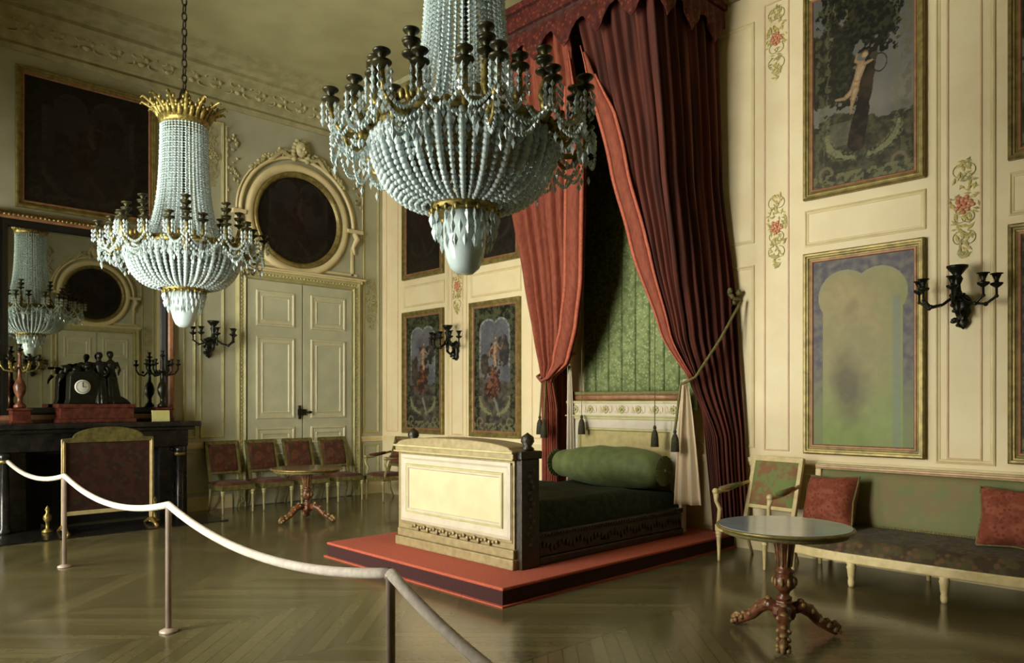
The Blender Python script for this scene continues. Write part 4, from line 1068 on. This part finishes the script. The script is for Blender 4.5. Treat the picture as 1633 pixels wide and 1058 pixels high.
cordset([(-6.42, 6.76, 1.86), (-6.41, 6.72, 1.38)], 'dark tassel hanging below the tied left curtain, the right of the pair')
cordset([(-5.98, 6.96, 5.86), (-6.0, 6.96, 1.43)], 'cord with tassel hanging before the left end of the headboard', r=.004)
cordset([(-4.85, 6.86, 5.86), (-4.85, 6.86, 1.33)], 'thin cord with tassel hanging before the right end of the headboard', r=.005)
m = MB(); m.tube([(-4.16, 7.49, 2.72), (-4.16, 7.36, 2.72), (-4.20, 7.34, 2.76)], .018, 8)
for k in range(14): m.ball((-4.20 + .02 * math.cos(k), 7.38 - .006 * k, 2.68 + .010 * k), .026, 8, 6)
m.ball((-4.15, 7.42, 2.79), .035); m.ball((-4.22, 7.36, 2.66), .03)
tag(m.build('curtain_hook', 'trim_green', recalc=False), 'gilt wall hook holding the cord of the right bed curtain', 'hook')
m = MB(); m.tube([(-6.70, 7.1, 2.02), (-6.62, 6.82, 1.92), (-6.50, 6.76, 1.86), (-6.38, 6.76, 1.90), (-6.2, 6.78, 2.06), (-6.05, 6.9, 2.2)], .02, 8)
tag(m.build('tie_band', 'velvet'), 'red tie-back band round the left bed curtain', 'tie-back')

# ================================================================== SEATING
def turned_leg(x, y, h, r=.022, m='chair_leg', parent=None):
    return MB().lathe([(r * .45, 0), (r * .6, .02), (r * .55, .05), (r * .9, h * .8), (r * 1.25, h * .84), (r * .8, h * .87), (r * 1.3, h * .9), (r * 1.3, h)], 12, c=(x, y, 0)).build('leg', m, parent)
def chair(loc, rotz, label, fabric, wood, legm, group, arms=False, H=.99, w=.50, dp=.50, seat_h=.45):
    t = thing('armchair' if arms else 'side_chair', label, 'armchair' if arms else 'chair', loc, rotz, group)
    h = w / 2
    def curved_seat(u, v):
        x = (u - .5) * 2; y = (v - .5) * 2
        e = (1 - abs(x) ** 6) * (1 - abs(y) ** 6)
        return (x * (h - .015), y * (dp / 2 - .015), seat_h - .05 + .05 * max(0, e) ** .5)
    sf = MB().box(-h, h, -dp / 2, dp / 2, seat_h - .12, seat_h - .05)
    sf.build('seat_frame', wood, t, bevel=.01)
    MB().grid(curved_seat, 20, 20).build('seat', fabric, t)
    lh = seat_h - .12
    for x in (-h + .03, h - .03): turned_leg(x, -dp / 2 + .03, lh, .026, legm, t)
    for x in (-h + .03, h - .03):
        MB().tube([(x, dp / 2 + .06, 0), (x, dp / 2 - .01, lh * .5), (x, dp / 2 - .03, lh + .05)], [.014, .018, .022], 8).build('leg', legm, t)
    lean = .16; zb = seat_h + .02
    Mx = Matrix.Translation((0, dp / 2 - .03, zb)) @ Matrix.Rotation(-math.atan2(lean, H - zb), 4, 'X')
    L = math.hypot(lean, H - zb)
    bf = MB()
    for s in (-1, 1): bf.box(s * h - (.045 if s > 0 else 0), s * h + (.045 if s < 0 else 0), -.022, .022, -.05, L, M=Mx)
    bf.box(-h, h, -.026, .026, L - .045, L + .012, M=Mx); bf.box(-h + .04, h - .04, -.02, .02, .06, .10, M=Mx)
    bf.build('back_frame', wood, t, bevel=.008)
    def pad(u, v):
        x = (u - .5) * 2; z = (v - .5) * 2; e = max(0, (1 - abs(x) ** 8) * (1 - abs(z) ** 8))
        return (x * (h - .04), -.012 - .03 * e ** .5, .09 + (v) * (L - .12))
    b = MB().grid(pad, 16, 16, M=Mx); b.box(-h + .045, h - .045, -.012, .015, .1, L - .04, M=Mx)
    b.build('backrest', fabric, t, recalc=False)
    if arms:
        for s in (-1, 1):
            a = MB().tube([(s * (h - .0), dp / 2 + .03, .76), (s * (h + .02), dp / 2 - .14, .73), (s * (h + .02), -.02, .70), (s * (h + .02), -dp / 2 + .07, .69), (s * (h + .02), -dp / 2 + .03, .67)], [.018, .02, .02, .026, .02], 8)
            a.tube([(s * (h + .02), -dp / 2 + .05, .68), (s * (h + .01), -dp / 2 + .035, .6), (s * (h - .01), -dp / 2 + .07, .52), (s * (h - .015), -dp / 2 + .04, .36)], [.03, .018, .022, .02], 8)
            a.ball((s * (h + .02), -dp / 2 + .04, .695), (.032, .035, .032))
            ao = a.build('arm', legm if wood != 'cream_wood' else wood, t)
            MB().tube([(s * (h + .01), dp / 2 - .08, .745), (s * (h + .02), 0, .722), (s * (h + .02), -dp / 2 + .12, .715)], [.024, .032, .024], 8).build('arm_pad', fabric, ao)
    return t
grp = 'row of chairs along the door wall'
lab = ['leftmost chair of the row, beside the mantelpiece end', 'second chair of the row from the mantelpiece', 'third chair of the row, behind the small round table', 'fourth chair of the row, nearest the room corner']
ch0 = chair((-10.66, 4.59, 0), R(90), 'red tapestry side chair, ' + lab[0], 'tapestry_red', 'chair_wood', 'chair_leg', grp, H=1.0)
for k, y in enumerate((5.20, 5.81, 6.44)):
    dup(ch0, (-10.66, y, 0), R(90), 'red tapestry side chair, ' + lab[k + 1])
chair((-10.22, 6.98, 0), R(0), 'small red armchair in the corner seen from its side, left of the bed', 'tapestry_red', 'chair_wood', 'chair_leg', None, arms=True, H=1.0, w=.54)
chair((-3.67, 6.90, 0), R(-6), 'green and red tapestry armchair between the bed and the sofa', 'tapestry_green', 'cream_wood', 'cream_wood', None, arms=True, H=1.02, w=.58, dp=.54, seat_h=.42)

# ---- sofa: left end x=-3.28, right end x=-.95
sx0, sx1 = -3.26, -.98; sc = (sx0 + sx1) / 2; hw = (sx1 - sx0) / 2
S = thing('sofa', 'long low cream framed sofa with green silk back along the bed wall', 'sofa', (sc, 7.0, 0))
def fr_y(x): return -.46 + .16 * abs(x / hw) ** 4
def outline(off, n=40): return [(-hw + 2 * hw * k / n, fr_y(-hw + 2 * hw * k / n) - off) for k in range(n + 1)]
def slab(z0, z1, off, nm, m, bev):
    o = outline(off); n = len(o); y1 = .36
    vs = [(x, y, z0) for x, y in o] + [(hw, y1, z0), (-hw, y1, z0)]; k = len(vs)
    vs += [(x, y, z1) for x, y, _ in vs]
    fs = [tuple(range(k)), tuple(range(2 * k - 1, k - 1, -1))] + [(i, (i + 1) % k, k + (i + 1) % k, k + i) for i in range(k)]
    return MB().add(vs, fs).build(nm, m, S, bevel=bev)
slab(.205, .29, 0, 'seat_rail', 'cream_wood', .014)
def ss(u, v):
    x = (u - .5) * 2; xx = x * (hw - .02); y0 = fr_y(xx) + .01; y = y0 + (.34 - y0) * v
    e = max(0, 1 - (1 - min(1, v * 9)) ** 2) ** .5 * (1 - abs(x) ** 30)
    return (xx, y, .285 + (.115 + .03 * v + .004 * noise.noise(Vector((xx * 9, y * 9, 0)))) * e)
MB().grid(ss, 60, 24).build('seat', 'sofa_seat', S)
for x in (-hw + .06, -.49, .235, .96):
    y = fr_y(x) + .04
    MB().lathe([(.022, 0), (.028, .02), (.03, .05), (.024, .07), (.03, .09), (.036, .15), (.042, .17), (.034, .185), (.045, .21)], 14, c=(x, y, 0)).build('leg', 'cream_wood', S)
for x in (-hw + .06, -.1, .7, hw - .06): MB().lathe([(.018, 0), (.03, .21)], 10, c=(x, .31, 0)).build('leg', 'cream_wood', S)
def sb(u, v):
    x = (u - .5) * 2; return (x * (hw - .05), .32 - .06 * (1 - abs(x) ** 20) * (1 - abs(v * 2 - 1) ** 10) + .05 * v, .40 + .54 * v)
MB().grid(sb, 50, 16).build('backrest', 'sofa_back', S, recalc=False, solid=.02)
MB().box(-hw, hw, .33, .42, .935, .985).box(-hw, -hw + .06, .33, .42, .2, .935).box(hw - .06, hw, .33, .42, .2, .935).box(-hw + .06, hw - .06, .37, .40, .3, .935).build('back_frame', 'cream_wood', S, bevel=.01)
MB().box(-hw + .01, hw - .01, .322, .332, .945, .957).box(-hw + .01, hw - .01, .322, .332, .967, .975).build('gilt_fillet', 'frame_red', S)
m = MB(); rnd = random.Random(8)
for k in range(110): m.ball((-hw + .06 + k * (2 * hw - .12) / 109, .27, .435), (.016, .012, rnd.uniform(.012, .02)), 6, 4)
m.build('gimp_braid', 'trim_green', S, recalc=False)

def pillow(u, v, s=.23, th=.10):
    pass
def cushion(loc, rot, label, s=.24, th=.10, piping=True):
    t = thing('cushion', label, 'cushion', loc, 0, 'red brocade cushions on the sofa'); t.rotation_euler = rot
    m = MB()
    for sg in (-1, 1):
        def fn(u, v):
            x, z = (u - .5) * 2, (v - .5) * 2
            e = max(0, (1 - x ** 4) * (1 - z ** 4)) ** .55; k = 1 - .10 * (1 - abs(x * z)) * max(abs(x), abs(z)) ** 3
            return (x * s * k, sg * th * e * (1 + .15 * noise.noise(Vector((x * 2, z * 2, sg)))), z * s * k + s * .92)
        m.grid(fn, 22, 22)
    m.build('cover', 'cushion', t, recalc=False)
    pts = []
    for (ax, az, bx, bz) in ((-1, -1, 1, -1), (1, -1, 1, 1), (1, 1, -1, 1), (-1, 1, -1, -1)):
        for k in range(10):
            x, z = ax + (bx - ax) * k / 10, az + (bz - az) * k / 10; kk = 1 - .10 * (1 - abs(x * z)) * max(abs(x), abs(z)) ** 3
            pts.append((x * s * kk, 0, z * s * kk + s * .92))
    pts.append(pts[0]); MB().tube(pts, .011, 6).build('piping', 'trim_green', t)
cushion((-3.0, 7.0, .435), (R(-20), R(-3), R(-10)), 'red cushion leaning at the left end of the sofa', s=.25, th=.15)
cushion((-1.52, 7.03, .435), (R(-22), R(3), R(12)), 'dull red cushion leaning at the right end of the sofa', s=.25, th=.15)

# ================================================================== ROUND TABLES
def round_table(loc, rotz, label, rt, ht, topm, wood, grp='round pedestal tables', leafm='carve_brown'):
    t = thing('round_table', label, 'table', loc, rotz, grp)
    MB().lathe([(rt - .03, ht - .03), (rt - .005, ht - .022), (rt, ht - .012), (rt - .006, ht - .003), (rt - .02, ht - .003), (rt - .025, ht - .008)], 72).build('rim', 'frame_gilt' if topm == 'table_top' else 'gilt', t)
    MB().lathe([(0, ht), (rt - .02, ht), (rt - .02, ht - .012), (0, ht - .012)][::-1], 72, smooth=False).build('tabletop', topm, t)
    MB().lathe([(rt * .92, ht - .03), (rt * .9, ht - .055), (.11, ht - .055)], 48).build('apron', 'trim_green', t)
    k = ht / .767
    pd = MB().lathe([(.10, .712), (.085, .70), (.072, .66), (.055, .58), (.045, .50), (.045, .475), (.062, .465), (.062, .45), (.055, .44), (.075, .40), (.072, .355), (.04, .325), (.03, .30), (.05, .285), (.05, .27), (.035, .26)][::-1] if True else [], 24)
    pd.v = [(x, y, z * k) for x, y, z in pd.v]
    po = pd.build('pedestal', wood, t)
    fl = MB()
    for j in range(10):
        w_ = j * PI / 5; fl.tube([(.068 * math.cos(w_), .068 * math.sin(w_), .66 * k), (.054 * math.cos(w_), .054 * math.sin(w_), .57 * k), (.046 * math.cos(w_), .046 * math.sin(w_), .49 * k)], .006, 5)
        fl.ball((.072 * math.cos(w_), .072 * math.sin(w_), .39 * k), (.014, .014, .03), 7, 5)
    fl.build('fluting', leafm, po, recalc=False)
    MB().lathe([(.03, .13), (.07, .14), (.085, .17), (.085, .22), (.06, .235), (.06, .26), (.035, .27)], 6, smooth=False).build('base_block', wood, t, bevel=.006)
    for j in range(3):
        w_ = j * 2 * PI / 3; ca, sa = math.cos(w_), math.sin(w_)
        prof_ = [(.05, .20), (.12, .215), (.19, .175), (.25, .11), (.31, .075), (.36, .045), (.385, .03)]
        lg = MB().tube([(r * ca, r * sa, z) for r, z in prof_], [.04, .045, .042, .036, .032, .03, .026], 9)
        lo = lg.build('leg', wood, t)
        lf = MB()
        for q, (r, z) in enumerate(prof_[1:]):
            for dz in (-.0, ): lf.ball((r * ca, r * sa, z + .035), (.026, .026, .018), 7, 5)
            for sd in (-1, 1): lf.ball((r * ca - sd * .03 * sa, r * sa + sd * .03 * ca, max(.02, z + .01)), (.02, .02, .02), 7, 5)
        lf.tube([(.33 * ca, .33 * sa, .09), (.37 * ca, .37 * sa, .095), (.40 * ca, .40 * sa, .065), (.395 * ca, .395 * sa, .03), (.37 * ca, .37 * sa, .02)], [.012, .018, .02, .018, .014], 7)
        lf.build('leaf_carving', leafm, lo, recalc=False)
    return t
round_table((-2.35, 4.81, 0), R(175), 'near round table with grey marble top and carved tripod foot', .445, .767, 'table_top', 'mahogany')
round_table((-9.05, 4.92, 0), R(-87), 'far round table with carved tripod foot before the row of chairs', .47, .722, 'table_top2', 'mahogany')

# ================================================================== ROPE BARRIER
pp = [(-10.54, 1.83), (-8.19, 1.88), (-5.38, 1.87), (-2.59, 1.79), (.2, 1.5)]
labs = ['', 'slim metal rope post farthest away, before the fire screen', 'slim metal rope post in the middle, left of the bed platform', 'slim metal rope post nearest, in front of the red platform']
p0 = None
for k in (1, 2, 3):
    x, y = pp[k]
    if p0 is None:
        p0 = thing('rope_post', labs[k], 'post', (x, y, 0), 0, 'barrier posts')
        MB().lathe([(.06, 0), (.06, .012), (.035, .025), (.02, .03)], 28).build('base', 'post', p0)
        MB().lathe([(.020, .028), (.020, .86), (.026, .865), (.026, .885), (.0, .90)], 16).build('pole', 'post', p0)
        MB().tube([(-.03, 0, .87), (0, .0, .895), (.03, 0, .87)], .009, 6).build('ring', 'post', p0)
    else: dup(p0, (x, y, 0), 0, labs[k])
rl = ['pale rope from the farthest post toward the mantel wall', 'pale sagging rope between the farthest and middle posts', 'pale sagging rope between the middle and nearest posts', 'pale rope falling from the nearest post toward the lower right']
for k in range(4):
    a, b = pp[k], pp[k + 1]; sag = (.10, .13, .13, .27)[k]
    za = .885
    pts = [(a[0] + (b[0] - a[0]) * q, a[1] + (b[1] - a[1]) * q, za - sag * 4 * q * (1 - q) + (.0)) for q in [j / 30 for j in range(31)]]
    pts = [(x, y, z) for x, y, z in pts]
    tag(MB().tube(pts, .024, 12).build('barrier_rope', 'rope'), rl[k], 'rope', 'barrier ropes')

# ================================================================== CAMERA AND LIGHT
cam = bpy.data.cameras.new('camera'); co = bpy.data.objects.new('camera', cam); C.objects.link(co)
cam.sensor_fit = 'HORIZONTAL'; cam.sensor_width = 36; cam.lens = 36 * 1189 / 1633; cam.shift_y = 112 / 1633; cam.clip_start = .05
co.location = (0, 0, 1.6); co.rotation_euler = (R(90), 0, math.atan2(.7205, .6934))
sc_ = bpy.context.scene; sc_.camera = co
w = bpy.data.worlds.new('world'); sc_.world = w; w.use_nodes = True
bg = w.node_tree.nodes['Background']; bg.inputs[0].default_value = (1.0, .95, .865, 1); bg.inputs[1].default_value = 11.0
for c in WIN:
    l = bpy.data.lights.new('window_portal', 'AREA'); l.shape = 'RECTANGLE'; l.size = 2 * WW; l.size_y = WZ1 - WZ0
    l.cycles.is_portal = True
    o = bpy.data.objects.new('window_portal', l); C.objects.link(o); o.location = (c, SY - .31, (WZ0 + WZ1) / 2); o.rotation_euler = (R(90), 0, 0)
    # area lights shine along local -Z: rotate to face +Y (into the room)
    o.rotation_euler = (R(-90), 0, 0) if False else (R(90), 0, 0)
vs_ = sc_.view_settings; vs_.view_transform = 'Standard'; vs_.look = 'None'; vs_.gamma = 1; vs_.exposure = 1.5; vs_.use_curve_mapping = False
sc_.cycles.use_denoising = True
sc_.cycles.max_bounces = 8; sc_.cycles.diffuse_bounces = 3; sc_.cycles.glossy_bounces = 4; sc_.cycles.transmission_bounces = 6; sc_.cycles.transparent_max_bounces = 8
sc_.cycles.sample_clamp_indirect = 6; sc_.cycles.caustics_reflective = False; sc_.cycles.caustics_refractive = False
